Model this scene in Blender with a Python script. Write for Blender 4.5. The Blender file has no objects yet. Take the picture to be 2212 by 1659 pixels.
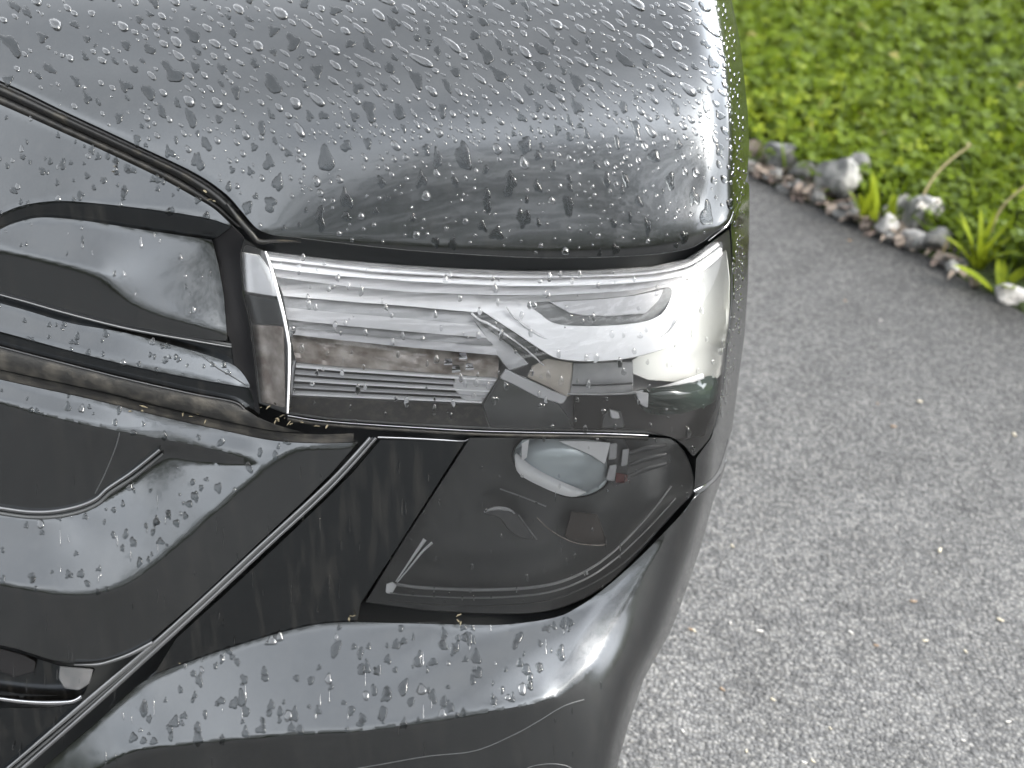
import bpy, bmesh, math, random
import numpy as np
from mathutils import Vector, Matrix
from mathutils.geometry import delaunay_2d_cdt

random.seed(7); rng = np.random.default_rng(7)
R = math.radians
scene = bpy.context.scene
COL = scene.collection

# ------------------------------------------------------------------ camera
PITCH, HFOV, CAMH = R(33.0), R(38.0), 1.60
cam_d = bpy.data.cameras.new("camera"); cam = bpy.data.objects.new("camera", cam_d); COL.objects.link(cam)
cam.location = (0, 0, CAMH); cam.rotation_euler = (R(90) - PITCH, 0, 0)
cam_d.sensor_fit = 'HORIZONTAL'; cam_d.sensor_width = 36; cam_d.lens = 18 / math.tan(HFOV / 2)
cam_d.clip_start = 0.05; cam_d.clip_end = 2000
cam_d.dof.use_dof = True; cam_d.dof.focus_distance = 1.62; cam_d.dof.aperture_fstop = 5.0
scene.camera = cam

# ------------------------------------------------------------------ sky, sun, exposure
SUN_EL, SUN_AZ = R(34), R(122)          # azimuth clockwise from +Y: to the right and a little behind the viewer
world = bpy.data.worlds.new("World"); scene.world = world; world.use_nodes = True
nt = world.node_tree; nt.nodes.clear()
def N(tree, t, **kw):
    n = tree.nodes.new(t)
    for k, v in kw.items(): setattr(n, k, v)
    return n
wo = N(nt, 'ShaderNodeOutputWorld'); bg = N(nt, 'ShaderNodeBackground'); bg.inputs[1].default_value = 0.1
sky = N(nt, 'ShaderNodeTexSky'); sky.sky_type = 'NISHITA'; sky.sun_disc = False
sky.sun_elevation = SUN_EL; sky.sun_rotation = SUN_AZ; sky.air_density = 1.2; sky.dust_density = 2.5
tc = N(nt, 'ShaderNodeTexCoord'); mp = N(nt, 'ShaderNodeMapping'); mp.inputs['Scale'].default_value = (1, 1, 2.2)
no = N(nt, 'ShaderNodeTexNoise'); no.inputs['Scale'].default_value = 1.6; no.inputs['Detail'].default_value = 6
rp = N(nt, 'ShaderNodeValToRGB'); rp.color_ramp.elements[0].position = .30; rp.color_ramp.elements[1].position = .62
rp.color_ramp.elements[0].color = (.78, .78, .78, 1); rp.color_ramp.elements[1].color = (1, 1, 1, 1)
no2 = N(nt, 'ShaderNodeTexNoise'); no2.inputs['Scale'].default_value = 2.6; no2.inputs['Detail'].default_value = 5
cr = N(nt, 'ShaderNodeValToRGB'); cr.color_ramp.elements[0].color = (5.6, 5.78, 6.02, 1); cr.color_ramp.elements[1].color = (10.5, 10.68, 10.9, 1)
cr.color_ramp.elements[0].position = .32; cr.color_ramp.elements[1].position = .72
mx = N(nt, 'ShaderNodeMix', data_type='RGBA')
L = nt.links.new
L(tc.outputs['Generated'], mp.inputs[0]); L(mp.outputs[0], no.inputs['Vector']); L(mp.outputs[0], no2.inputs['Vector'])
L(no.outputs['Fac'], rp.inputs[0]); L(no2.outputs['Fac'], cr.inputs[0])
L(rp.outputs[0], mx.inputs['Factor']); L(sky.outputs[0], mx.inputs['A']); L(cr.outputs[0], mx.inputs['B'])
# thin bright cloud round the hidden sun
sdir = (math.sin(SUN_AZ) * math.cos(SUN_EL), math.cos(SUN_AZ) * math.cos(SUN_EL), math.sin(SUN_EL))
nrmv = N(nt, 'ShaderNodeVectorMath', operation='NORMALIZE'); dt = N(nt, 'ShaderNodeVectorMath', operation='DOT_PRODUCT'); dt.inputs[1].default_value = sdir
cl_ = N(nt, 'ShaderNodeClamp'); pw = N(nt, 'ShaderNodeMath', operation='POWER'); pw.inputs[1].default_value = 7
ma = N(nt, 'ShaderNodeMath', operation='MULTIPLY_ADD'); ma.inputs[1].default_value = 2.0
pw2 = N(nt, 'ShaderNodeMath', operation='POWER'); pw2.inputs[1].default_value = 45; glow = N(nt, 'ShaderNodeVectorMath', operation='SCALE'); glow.inputs[0].default_value = (100, 95, 86); glad = N(nt, 'ShaderNodeVectorMath', operation='ADD'); ma.inputs[2].default_value = 1
bank = (math.sin(R(42)) * math.cos(R(20)), math.cos(R(42)) * math.cos(R(20)), math.sin(R(20)))   # bright cloud bank beyond the lawn
db = N(nt, 'ShaderNodeVectorMath', operation='DOT_PRODUCT'); db.inputs[1].default_value = bank
cb_ = N(nt, 'ShaderNodeClamp'); pb = N(nt, 'ShaderNodeMath', operation='POWER'); pb.inputs[1].default_value = 9
mb = N(nt, 'ShaderNodeMath', operation='MULTIPLY_ADD'); mb.inputs[1].default_value = 4.0
sc_v = N(nt, 'ShaderNodeVectorMath', operation='SCALE')
L(tc.outputs['Generated'], nrmv.inputs[0]); L(nrmv.outputs[0], dt.inputs[0]); L(dt.outputs['Value'], cl_.inputs[0]); L(cl_.outputs[0], pw.inputs[0]); L(pw.outputs[0], ma.inputs[0]); L(cl_.outputs[0], pw2.inputs[0]); L(pw2.outputs[0], glow.inputs['Scale'])
L(nrmv.outputs[0], db.inputs[0]); L(db.outputs['Value'], cb_.inputs[0]); L(cb_.outputs[0], pb.inputs[0]); L(pb.outputs[0], mb.inputs[0]); L(ma.outputs[0], mb.inputs[2])
sz_ = N(nt, 'ShaderNodeSeparateXYZ'); zr = N(nt, 'ShaderNodeMapRange', interpolation_type='SMOOTHSTEP'); zr.inputs[1].default_value = .74; zr.inputs[2].default_value = 1.0; zr.inputs[3].default_value = 1; zr.inputs[4].default_value = .62   # sky dimmed overhead, added to darken the bonnet's reflection
zs = N(nt, 'ShaderNodeVectorMath', operation='SCALE'); L(nrmv.outputs[0], sz_.inputs[0]); L(sz_.outputs['Z'], zr.inputs[0]); L(mx.outputs['Result'], zs.inputs[0]); L(zr.outputs[0], zs.inputs['Scale'])
L(zs.outputs[0], sc_v.inputs[0]); L(mb.outputs[0], sc_v.inputs['Scale'])
L(sc_v.outputs[0], glad.inputs[0]); L(glow.outputs[0], glad.inputs[1]); L(glad.outputs[0], bg.inputs[0]); L(bg.outputs[0], wo.inputs[0])

sun_d = bpy.data.lights.new("sun", 'SUN'); sun_d.energy = 0.8; sun_d.angle = R(10.0); sun_d.color = (1, .94, .84)
sun = bpy.data.objects.new("sun", sun_d); COL.objects.link(sun); sun.location = (5, -3, 8)
sd = Vector((math.sin(SUN_AZ) * math.cos(SUN_EL), math.cos(SUN_AZ) * math.cos(SUN_EL), math.sin(SUN_EL)))
sun.rotation_euler = sd.to_track_quat('Z', 'Y').to_euler()

vs = scene.view_settings
vs.view_transform = 'Standard'; vs.look = 'None'; vs.exposure = 2.0; vs.gamma = 1; vs.use_curve_mapping = False

# ------------------------------------------------------------------ measuring: rays through the view
KPX = math.tan(HFOV / 2) / 1106.0
CAM = np.array([0, 0, CAMH]); FW = np.array([0, math.cos(PITCH), -math.sin(PITCH)])
UP = np.array([0, math.sin(PITCH), math.cos(PITCH)]); RT = np.array([1.0, 0, 0])
def rays(x, y):
    x = np.asarray(x, float)[..., None]; y = np.asarray(y, float)[..., None]
    return FW + (x - 1106) * KPX * RT - (y - 829.5) * KPX * UP
def ground(x, y, z=0.0):
    r = rays(x, y); return CAM + r * (z - CAMH) / r[2]

# ------------------------------------------------------------------ small helpers
def cr_spline(p, n=8, closed=False):
    p = np.array(p, float); m = len(p); out = []
    rngi = range(m if closed else m - 1)
    for i in rngi:
        if closed: a, b, c, d = p[(i - 1) % m], p[i], p[(i + 1) % m], p[(i + 2) % m]
        else: a, b, c, d = p[max(i - 1, 0)], p[i], p[i + 1], p[min(i + 2, m - 1)]
        for k in range(n):
            t = k / n
            out.append(.5 * (2 * b + (c - a) * t + (2 * a - 5 * b + 4 * c - d) * t * t + (3 * b - a - 3 * c + d) * t ** 3))
    if not closed: out.append(p[-1])
    return np.array(out)
def resample(p, n=None, step=None):
    p = np.array(p, float); s = np.r_[0, np.cumsum(np.linalg.norm(np.diff(p, axis=0), axis=1))]
    if n is None: n = max(2, int(round(s[-1] / step)) + 1)
    t = np.linspace(0, s[-1], n)
    return np.stack([np.interp(t, s, p[:, k]) for k in range(p.shape[1])], 1)
def inside(poly, X, Y):
    poly = np.asarray(poly, float); c = np.zeros(X.shape, bool); n = len(poly); j = n - 1
    for i in range(n):
        xi, yi = poly[i]; xj, yj = poly[j]
        if yi != yj:
            c ^= ((yi > Y) != (yj > Y)) & (X < (xj - xi) * (Y - yi) / (yj - yi) + xi)
        j = i
    return c
def gblur(a, s):
    r = int(3 * s + 1); k = np.exp(-.5 * (np.arange(-r, r + 1) / s) ** 2); k /= k.sum()
    for ax in (0, 1):
        pad = [(0, 0), (0, 0)]; pad[ax] = (r, r); b = np.pad(a, pad, mode='edge')
        a = sum(k[i] * (b[i:i + a.shape[0], :] if ax == 0 else b[:, i:i + a.shape[1]]) for i in range(2 * r + 1))
    return a

def link_mesh(name, verts, faces, mat=None, parent=None, smooth=True, sharp=None):
    me = bpy.data.meshes.new(name); me.from_pydata([tuple(map(float, v)) for v in verts], [], [tuple(f) for f in faces]); me.update()
    if smooth: me.polygons.foreach_set('use_smooth', [True] * len(me.polygons))
    if smooth and sharp: me.set_sharp_from_angle(angle=R(sharp))
    o = bpy.data.objects.new(name, me); COL.objects.link(o)
    if mat: me.materials.append(mat)
    if parent:
        o.parent = parent
        if parent.type == 'EMPTY': o.matrix_parent_inverse = Matrix.Translation(-parent.location)
    return o
def tag(o, label=None, cat=None, group=None, kind=None):
    if label: o['label'] = label
    if cat: o['category'] = cat
    if group: o['group'] = group
    if kind: o['kind'] = kind
    return o
def empty(name, loc=(0, 0, 0), label=None, cat=None, group=None):
    o = bpy.data.objects.new(name, None); COL.objects.link(o); o.location = loc; o.empty_display_size = .1
    return tag(o, label, cat, group)

# ------------------------------------------------------------------ materials
def new_mat(name):
    m = bpy.data.materials.new(name); m.use_nodes = True
    return m, m.node_tree, m.node_tree.nodes['Principled BSDF']
def simple(name, col, rough=.5, metal=0, **kw):
    m, t, b = new_mat(name)
    b.inputs['Base Color'].default_value = (*col, 1); b.inputs['Roughness'].default_value = rough; b.inputs['Metallic'].default_value = metal
    for k, v in kw.items(): b.inputs[k.replace('_', ' ')].default_value = v
    return m
def noise_col(m, c0, c1, scale, lo=.35, hi=.65, detail=4, bump=0, bscale=None, bdist=.002, obj=True):
    t = m.node_tree; b = t.nodes['Principled BSDF']
    g = N(t, 'ShaderNodeNewGeometry') if not obj else N(t, 'ShaderNodeTexCoord')
    src = g.outputs['Position'] if not obj else g.outputs['Object']
    n = N(t, 'ShaderNodeTexNoise'); n.inputs['Scale'].default_value = scale; n.inputs['Detail'].default_value = detail
    r = N(t, 'ShaderNodeValToRGB'); r.color_ramp.elements[0].position = lo; r.color_ramp.elements[1].position = hi
    r.color_ramp.elements[0].color = (*c0, 1); r.color_ramp.elements[1].color = (*c1, 1)
    t.links.new(src, n.inputs['Vector']); t.links.new(n.outputs['Fac'], r.inputs[0]); t.links.new(r.outputs[0], b.inputs['Base Color'])
    if bump:
        n2 = N(t, 'ShaderNodeTexNoise'); n2.inputs['Scale'].default_value = bscale or scale * 3; n2.inputs['Detail'].default_value = 3
        bp = N(t, 'ShaderNodeBump'); bp.inputs['Strength'].default_value = bump; bp.inputs['Distance'].default_value = bdist
        t.links.new(src, n2.inputs['Vector']); t.links.new(n2.outputs['Fac'], bp.inputs['Height']); t.links.new(bp.outputs[0], b.inputs['Normal'])
    return m

def paint_mat(name, base, rough, coat=1.0, dirt=.5):
    m, t, b = new_mat(name)
    b.inputs['Metallic'].default_value = 1.0
    b.inputs['Coat Weight'].default_value = coat; b.inputs['Coat Roughness'].default_value = .04; b.inputs['Coat IOR'].default_value = 1.5
    ge = N(t, 'ShaderNodeNewGeometry')
    # faint dried water film: vertical-ish streaks in gloss and a dust veil
    mpn = N(t, 'ShaderNodeMapping'); mpn.inputs['Scale'].default_value = (60, 60, 7)
    n = N(t, 'ShaderNodeTexNoise'); n.inputs['Scale'].default_value = 1.0; n.inputs['Detail'].default_value = 5; n.inputs['Roughness'].default_value = .65
    r = N(t, 'ShaderNodeMapRange'); r.inputs[1].default_value = .45; r.inputs[2].default_value = .8; r.inputs[3].default_value = rough; r.inputs[4].default_value = rough + .10
    fl = N(t, 'ShaderNodeTexNoise'); fl.inputs['Scale'].default_value = 1400; fl.inputs['Detail'].default_value = 1
    cm = N(t, 'ShaderNodeMix', data_type='RGBA')
    cm.inputs['A'].default_value = (base[0] * .82, base[1] * .82, base[2] * .82, 1); cm.inputs['B'].default_value = (base[0] * 1.18, base[1] * 1.18, base[2] * 1.18, 1)
    lk = t.links.new
    lk(ge.outputs['Position'], mpn.inputs[0]); lk(mpn.outputs[0], n.inputs['Vector']); lk(n.outputs['Fac'], r.inputs[0]); lk(r.outputs[0], b.inputs['Roughness'])
    lk(ge.outputs['Position'], fl.inputs['Vector']); lk(fl.outputs['Fac'], cm.inputs['Factor']); lk(cm.outputs['Result'], b.inputs['Base Color'])
    # dust veil: a little diffuse mixed over
    df = N(t, 'ShaderNodeBsdfDiffuse'); df.inputs[0].default_value = (.30, .28, .25, 1)
    n3 = N(t, 'ShaderNodeTexNoise'); n3.inputs['Scale'].default_value = 1.6; n3.inputs['Detail'].default_value = 6
    mp3 = N(t, 'ShaderNodeMapping'); mp3.inputs['Scale'].default_value = (50, 50, 6)
    r3 = N(t, 'ShaderNodeMapRange'); r3.inputs[1].default_value = .5; r3.inputs[2].default_value = .85; r3.inputs[3].default_value = .006; r3.inputs[4].default_value = .03 * dirt + .006
    lk(ge.outputs['Position'], mp3.inputs[0]); lk(mp3.outputs[0], n3.inputs['Vector']); lk(n3.outputs['Fac'], r3.inputs[0])
    ms = N(t, 'ShaderNodeMixShader'); out = t.nodes['Material Output']
    lk(r3.outputs[0], ms.inputs[0]); lk(b.outputs[0], ms.inputs[1]); lk(df.outputs[0], ms.inputs[2]); lk(ms.outputs[0], out.inputs[0])
    return m
M = {}
M['paint'] = paint_mat('dark_metallic_paint', (.084, .089, .094), .165, coat=.35)
M['gloss_black'] = paint_mat('gloss_black_trim', (.038, .043, .048), .16, coat=.3, dirt=1.2)
M['plastic'] = noise_col(simple('dirty_black_plastic', (.02, .02, .02), .55), (.010, .010, .010), (.042, .039, .034), 60, .42, .72, 6, bump=.6, bscale=240, bdist=.001)
M['grime'] = noise_col(simple('grimy_apron', (.02, .02, .02), .5), (.012, .012, .012), (.045, .040, .033), 130, .48, .74, 6)
M['rubber'] = noise_col(simple('rubber_seal', (.02, .02, .02), .45), (.014, .014, .014), (.05, .045, .035), 45, .5, .75, 5)
M['cream'] = simple('cream_reflector', (.46, .47, .46), .3)
M['slot'] = simple('guide_slot_grey', (.17, .175, .18), .4)
M['black'] = simple('matt_black', (.012, .012, .013), .5, Specular_IOR_Level=.08)
M['chrome'] = simple('satin_chrome', (.62, .62, .64), .12, 1)
M['satin'] = simple('satin_trim', (.26, .265, .275), .5, 1)
M['mirror'] = simple('reflector_chrome', (.85, .85, .88), .06, 1)
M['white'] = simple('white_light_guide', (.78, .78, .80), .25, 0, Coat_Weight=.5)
M['palegrey'] = simple('pale_grey_plastic', (.46, .46, .48), .35)
M['midgrey'] = noise_col(simple('grey_plastic', (.5, .5, .51), .3, .0), (.25, .255, .265), (.32, .32, .33), 30)
M['dkgrey'] = noise_col(simple('dark_grey_plastic', (.06, .06, .062), .3), (.055, .058, .062), (.085, .086, .09), 40)
M['charcoal'] = simple('charcoal_housing', (.05, .053, .056), .3)
M['brown'] = noise_col(simple('bronze_reflector', (.3, .25, .22), .25, .2), (.20, .165, .145), (.50, .46, .43), 40, .35, .65, 6)
M['amber'] = simple('amber_plastic', (.46, .42, .38), .3)
M['green_lens'] = simple('dark_green_lens', (.012, .022, .018), .03, 0, Coat_Weight=1.0)
M['red'] = simple('red_plastic', (.09, .015, .015), .3)

def lens_mat(name, tint, refl=1.0, haze=.008):
    m = bpy.data.materials.new(name); m.use_nodes = True; t = m.node_tree; t.nodes.clear()
    o = N(t, 'ShaderNodeOutputMaterial'); tr = N(t, 'ShaderNodeBsdfTransparent'); gl = N(t, 'ShaderNodeBsdfGlossy'); fr = N(t, 'ShaderNodeFresnel'); ms = N(t, 'ShaderNodeMixShader')
    tr.inputs[0].default_value = (*tint, 1); gl.inputs['Roughness'].default_value = .01; fr.inputs[0].default_value = 1.55
    ml = N(t, 'ShaderNodeMath', operation='MULTIPLY'); ml.inputs[1].default_value = refl
    t.links.new(fr.outputs[0], ml.inputs[0]); t.links.new(ml.outputs[0], ms.inputs[0]); t.links.new(tr.outputs[0], ms.inputs[1]); t.links.new(gl.outputs[0], ms.inputs[2])
    hz = N(t, 'ShaderNodeBsdfDiffuse'); hz.inputs[0].default_value = (.8, .8, .8, 1); m2_ = N(t, 'ShaderNodeMixShader')      # scratch haze plus reflected veil, mixed in as diffuse white
    ge = N(t, 'ShaderNodeNewGeometry'); nz = N(t, 'ShaderNodeTexNoise'); nz.inputs['Scale'].default_value = 25; nz.inputs['Detail'].default_value = 5
    hr = N(t, 'ShaderNodeMapRange'); hr.inputs[1].default_value = .3; hr.inputs[2].default_value = .75; hr.inputs[3].default_value = haze * .7; hr.inputs[4].default_value = haze * 1.5
    t.links.new(ge.outputs['Position'], nz.inputs['Vector']); t.links.new(nz.outputs['Fac'], hr.inputs[0]); t.links.new(hr.outputs[0], m2_.inputs[0])
    t.links.new(ms.outputs[0], m2_.inputs[1]); t.links.new(hz.outputs[0], m2_.inputs[2]); t.links.new(m2_.outputs[0], o.inputs[0])
    return m
M['lens'] = lens_mat('clear_polycarbonate', (.95, .955, .96))
M['smoke'] = lens_mat('smoked_polycarbonate', (.90, .905, .91), haze=.003)
def water(name, tint):
    m, t, b = new_mat(name)
    b.inputs['Base Color'].default_value = (*tint, 1); b.inputs['Roughness'].default_value = 0.03
    b.inputs['Coat Weight'].default_value = .75 if tint[0] > .5 else 0; b.inputs['Coat IOR'].default_value = 1.6; b.inputs['Coat Roughness'].default_value = .06; b.inputs['Transmission Weight'].default_value = 1; b.inputs['IOR'].default_value = 1.33
    return m
M['water'] = water('rain_water', (.62, .63, .64))
M['film'] = water('tinted_water_film', (.42, .44, .45))  # even grey tint darkens the flat patches

# ------------------------------------------------------------------ shape of the car's front: slope map -> surface
GX0, GX1, GY0, GY1, GS = -320, 1660, -280, 1820, 4
gx = np.arange(GX0, GX1 + 1, GS); gy = np.arange(GY0, GY1 + 1, GS)
X, Y = np.meshgrid(gx.astype(float), gy.astype(float))

SIL = np.array([(1470, -300), (1500, -250), (1550, -120), (1579, 0), (1597, 87), (1607, 174), (1614, 243), (1617, 312), (1618, 400), (1618, 494), (1615, 615), (1608, 720),
                (1594, 824), (1581, 928), (1572, 965), (1552, 1049), (1539, 1083), (1513, 1180), (1482, 1270), (1465, 1319), (1444, 1370), (1390, 1465),
                (1355, 1569), (1331, 1659), (1305, 1760), (1290, 1840)], float)
HOOD_L = [(-320, 40), (0, 174), (139, 240), (278, 305), (417, 371), (486, 417), (521, 455), (555, 493), (590, 508)]
HOOD_F = [(590, 508), (660, 515), (768, 528), (921, 543), (1130, 555), (1269, 556), (1407, 549), (1481, 538), (1510, 526), (1548, 500), (1572, 477), (1593, 432), (1612, 380)]
hoodL = cr_spline(HOOD_L); hoodF = cr_spline(HOOD_F)
hood_edge = np.vstack([hoodL, hoodF[1:]])

# slope (deg above horizontal that the surface faces) and azimuth (deg to the right it faces)
E = np.full(X.shape, 4.0)
xs = np.interp(Y, SIL[:, 1], SIL[:, 0]); T = xs - X
A = np.interp(X, [-320, 0, 500, 1000, 1300], [-16, -12, -8, -3, 0])
A = np.maximum(A, -90) + np.interp(T, [-5, 0, 20, 45, 90, 170, 320], [97, 95, 76, 52, 26, 8, 0])
lowerA = np.interp(T, [0, 5, 14, 30, 70, 200, 320, 520], [93, 73, 50, 34, 24, 17, 11, 0])
wl = np.clip((Y - 960) / 160, 0, 1)
hoodA = np.interp(X, [-320, 0, 500, 1000, 1300], [-16, -12, -8, -3, 0]) + np.interp(T, [0, 10, 33, 40, 62, 76, 98, 160, 340], [93, 87, 84, 66, 60, 26, 9, 3, 0])
wf = np.clip((Y - 370) / 90, 0, 1); hoodA = hoodA * (1 - wf) + np.maximum(hoodA, np.interp(T, [62, 80, 130, 200, 320], [60, 36, 21, 9, 0])) * wf
A = A * (1 - wl) + np.maximum(A, lowerA) * wl
ye = np.interp(X, hood_edge[:, 0], hood_edge[:, 1])
hood_mask = (Y < ye) & (X < 1640)
v = ye - Y
Eh = np.interp(Y, [-280, -120, 0, 100, 250, 350, 430, 500, 560], [77, 72, 66, 56, 38, 26, 20, 15, 11])
left = np.clip((700 - X) / 600, 0, 1)
Eh = Eh * (1 - left) + np.maximum(Eh, np.interp(Y, [-280, 0, 500], [76, 66, 44])) * left
Eh = np.where(v < 14, Eh - (14 - v) * 1.4, Eh)
Eh = np.where(T < 70, Eh + 0, Eh)
Eh = Eh + 11 * np.exp(-((X - 1487) / 60) ** 2 - ((Y - 462) / 50) ** 2)
side = np.clip((76 - T) / 12, 0, 1)
Eh = Eh * (1 - side) + np.interp(T, [0, 34, 40, 66], [3, 8, 72, 66]) * side
E = np.where(hood_mask, Eh, E); A = np.where(hood_mask, hoodA, A)

def paint(poly, e, a=None, spline=False):
    if spline: poly = cr_spline(poly, 6, True)
    m = inside(poly, X, Y)
    E[m] = e[m] if isinstance(e, np.ndarray) else e
    if a is not None: A[m] = a
GAP_LOW = [(-320, 90), (0, 226), (139, 288), (243, 335), (347, 385), (417, 424), (462, 451), (500, 486)]
BAND_T = [(-320, 560), (-120, 510), (0, 462), (52, 443), (122, 434), (208, 439), (347, 455), (451, 472), (500, 489)]
BAND_B = [(-320, 620), (-120, 560), (0, 496), (35, 481), (87, 470), (174, 476), (312, 497), (458, 519)]
SCURVE = [(-320, 430), (-120, 505), (0, 536), (104, 560), (180, 580), (222, 595), (243, 611), (264, 636), (285, 655), (347, 681), (424, 702), (478, 716)]
L1 = [(-320, 545), (0, 628), (139, 667), (278, 702), (417, 727), (500, 741)]
C_T = [(-320, 575), (0, 655), (139, 695), (215, 709), (278, 721), (392, 751), (451, 768), (503, 788), (525, 808), (540, 832)]
C_B = [(-320, 632), (0, 716), (139, 754), (278, 789), (417, 817), (540, 838)]
V_T = [(-320, 662), (0, 749), (139, 785), (278, 820), (417, 851), (505, 868), (528, 884), (560, 905)]
D_T = [(-320, 745), (0, 820), (194, 862), (347, 900), (486, 931), (590, 952), (690, 958), (764, 956)]
D_B = [(-320, 795), (0, 866), (87, 893), (174, 914), (257, 931), (333, 945), (417, 961), (503, 980), (562, 1002)]
# gap trough, nose, bars
paint(hood_edge.tolist()[:len(hoodL)] + GAP_LOW[::-1], 30)
paint(GAP_LOW + BAND_T[::-1], 50)
paint(BAND_T + [(458, 519)] + BAND_B[::-1], 0)
paint(BAND_B + [(472, 574), (483, 633), (490, 735)] + L1[::-1], 50)
paint(SCURVE + [(490, 738)] + L1[::-1], 9)
paint(L1 + C_T[::-1], 8)
paint(C_T + C_B[::-1], 50)
paint(C_B + D_T[::-1], 4)
# bumper: upper strip, swoosh, intake
E_LIGHT = [(-320, 745), (0, 820), (194, 862), (347, 900), (486, 931), (590, 952), (764, 956), (757, 967), (632, 966), (600, 985), (569, 1011), (503, 1067), (417, 1149), (365, 1194), (302, 1246), (270, 1264), (243, 1275), (191, 1287), (122, 1283), (52, 1270), (0, 1260), (-320, 1200)]
paint(E_LIGHT, 48)
INTAKE = [(-320, 795), (0, 866), (87, 893), (174, 914), (257, 931), (333, 945), (417, 961), (503, 980), (562, 1002), (490, 1001), (417, 996), (361, 981), (243, 1070), (194, 1097), (146, 1114), (87, 1122), (0, 1111), (-320, 1060)]
paint(INTAKE, 0)
F_T = [(-60, 1780), (94, 1659), (208, 1562), (312, 1472), (410, 1430), (521, 1392), (625, 1362), (694, 1348), (768, 1344), (852, 1346), (991, 1349), (1095, 1349), (1199, 1334), (1251, 1310), (1303, 1274), (1373, 1213), (1442, 1143), (1481, 1102)]
F_B = [(60, 1780), (222, 1659), (267, 1632), (302, 1620), (451, 1604), (625, 1587), (768, 1580), (887, 1564), (1025, 1541), (1130, 1524), (1206, 1504), (1286, 1423), (1338, 1326), (1390, 1232), (1432, 1168), (1483, 1101)]
Ff = 48 + 5 * np.sin((X * .55 + Y * 1.0) / 26.0) * np.clip((X - 650) / 300, 0, 1)
paint(F_T + F_B[::-1], Ff)
FA = cr_spline(F_T, 6)
m = inside(F_T + F_B[::-1], X, Y); A[m] = np.minimum(A[m], 14)
m = (Y > 1000) & (X > np.interp(Y, [p[1] for p in F_B[::-1][:7]], [p[0] for p in F_B[::-1][:7]])) & (X > 1180) & ~inside(F_T + F_B[::-1], X, Y); E[m] = np.interp(T, [0, 30, 60, 400], [10, 16, 18, 10])[m]
mf = inside(F_T + F_B[::-1], X, Y); dR = np.interp(Y, [p[1] for p in F_B[::-1][:7]], [p[0] for p in F_B[::-1][:7]]) - X
A[mf] = np.interp(dR, [0, 40, 66, 160, 500], [46, 42, 10, 3, -3])[mf]; E[mf] = (np.interp(dR, [0, 40, 64, 5000], [54, 54, 50, 49]) + np.where(dR < 50, np.clip((1330 - Y) / 100, 0, 1) * 14, 0))[mf] + (Ff - 48)[mf] * np.clip(dR / 90, 0, 1)[mf]
# headlamp lens rake, and its inner flank
LENS_T = [(573, 543), (713, 560), (850, 572), (991, 581), (1130, 586), (1269, 585), (1407, 577), (1481, 561), (1510, 543), (1548, 516), (1574, 496)]
LENS_R = [(1574, 496), (1579, 560), (1579, 640), (1574, 702), (1566, 772), (1559, 841), (1549, 893), (1532, 945), (1497, 986)]
LENS_B = [(621, 893), (713, 906), (921, 920), (1060, 927), (1303, 932), (1400, 936), (1450, 944), (1478, 962), (1497, 986)]
LENS_L = [(573, 543), (584, 574), (598, 625), (611, 675), (622, 730), (625, 758), (624, 820), (621, 893)]
LENS = LENS_T + LENS_R[1:] + LENS_B[::-1][1:] + LENS_L[::-1][1:-1]
El = np.interp(Y, [500, 560, 640, 760, 940], [42, 34, 24, 16, 10])
paint(LENS, El)
FLANK = [(524, 515), (573, 543)] + LENS_L[1:] + [(555, 869), (548, 789), (536, 695), (521, 633), (516, 545)]
paint(FLANK, 4, -48)
paint([(500, 486), (524, 515), (516, 545), (521, 633), (536, 695), (548, 789), (555, 869), (560, 905), (525, 870), (540, 832), (500, 741), (490, 723), (472, 574), (458, 519)], 2, -30)
m = (Y > 480) & (Y < 960) & (T < 36); E[m] = 14; A[m] = 86
E = gblur(E, 1.1); A = gblur(A, 1.3)

def integrate(E, A, step, u0=None, iters=500):
    e, a = np.radians(E), np.radians(A)
    n = np.stack([np.cos(e) * np.sin(a), -np.cos(e) * np.cos(a), np.sin(e)], -1)
    r = rays(X[::step, ::step], Y[::step, ::step]); n = n[::step, ::step]
    nr = np.minimum((n * r).sum(-1), -.13)
    h = GS * step
    px = -(n @ (KPX * RT)) / nr * h; py = (n @ (KPX * UP)) / nr * h
    gxx = .5 * (px[:, 1:] + px[:, :-1]); gyy = .5 * (py[1:] + py[:-1])
    w = np.clip(-nr, .13, 1) ** 1.5
    wx = np.minimum(w[:, 1:], w[:, :-1]); wy = np.minimum(w[1:], w[:-1])
    def Lap(u):
        o = np.zeros_like(u); d = wx * (u[:, 1:] - u[:, :-1]); o[:, 1:] += d; o[:, :-1] -= d
        d = wy * (u[1:] - u[:-1]); o[1:] += d; o[:-1] -= d
        return o
    b = np.zeros_like(px); b[:, 1:] += wx * gxx; b[:, :-1] -= wx * gxx; b[1:] += wy * gyy; b[:-1] -= wy * gyy
    u = np.zeros_like(px) if u0 is None else u0.copy()
    rr = b - Lap(u); p = rr.copy(); rs = (rr * rr).sum()
    for _ in range(iters):
        Ap = Lap(p); al = rs / ((p * Ap).sum() + 1e-30); u += al * p; rr -= al * Ap; rn = (rr * rr).sum()
        if rn < 1e-13: break
        p = rr + rn / rs * p; rs = rn
    return u
def upsample(u, shape):
    yy = np.linspace(0, u.shape[0] - 1, shape[0]); xx = np.linspace(0, u.shape[1] - 1, shape[1])
    t = np.stack([np.interp(xx, np.arange(u.shape[1]), row) for row in u])
    return np.stack([np.interp(yy, np.arange(u.shape[0]), t[:, k]) for k in range(shape[1])], 1)
u = None
for st, it in ((16, 300), (8, 300), (4, 250), (2, 200), (1, 160)):
    sh = X[::st, ::st].shape
    u = integrate(E, A, st, None if u is None else upsample(u, sh), it)
ai, aj = int((720 - GY0) / GS), int((1100 - GX0) / GS)
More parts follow.
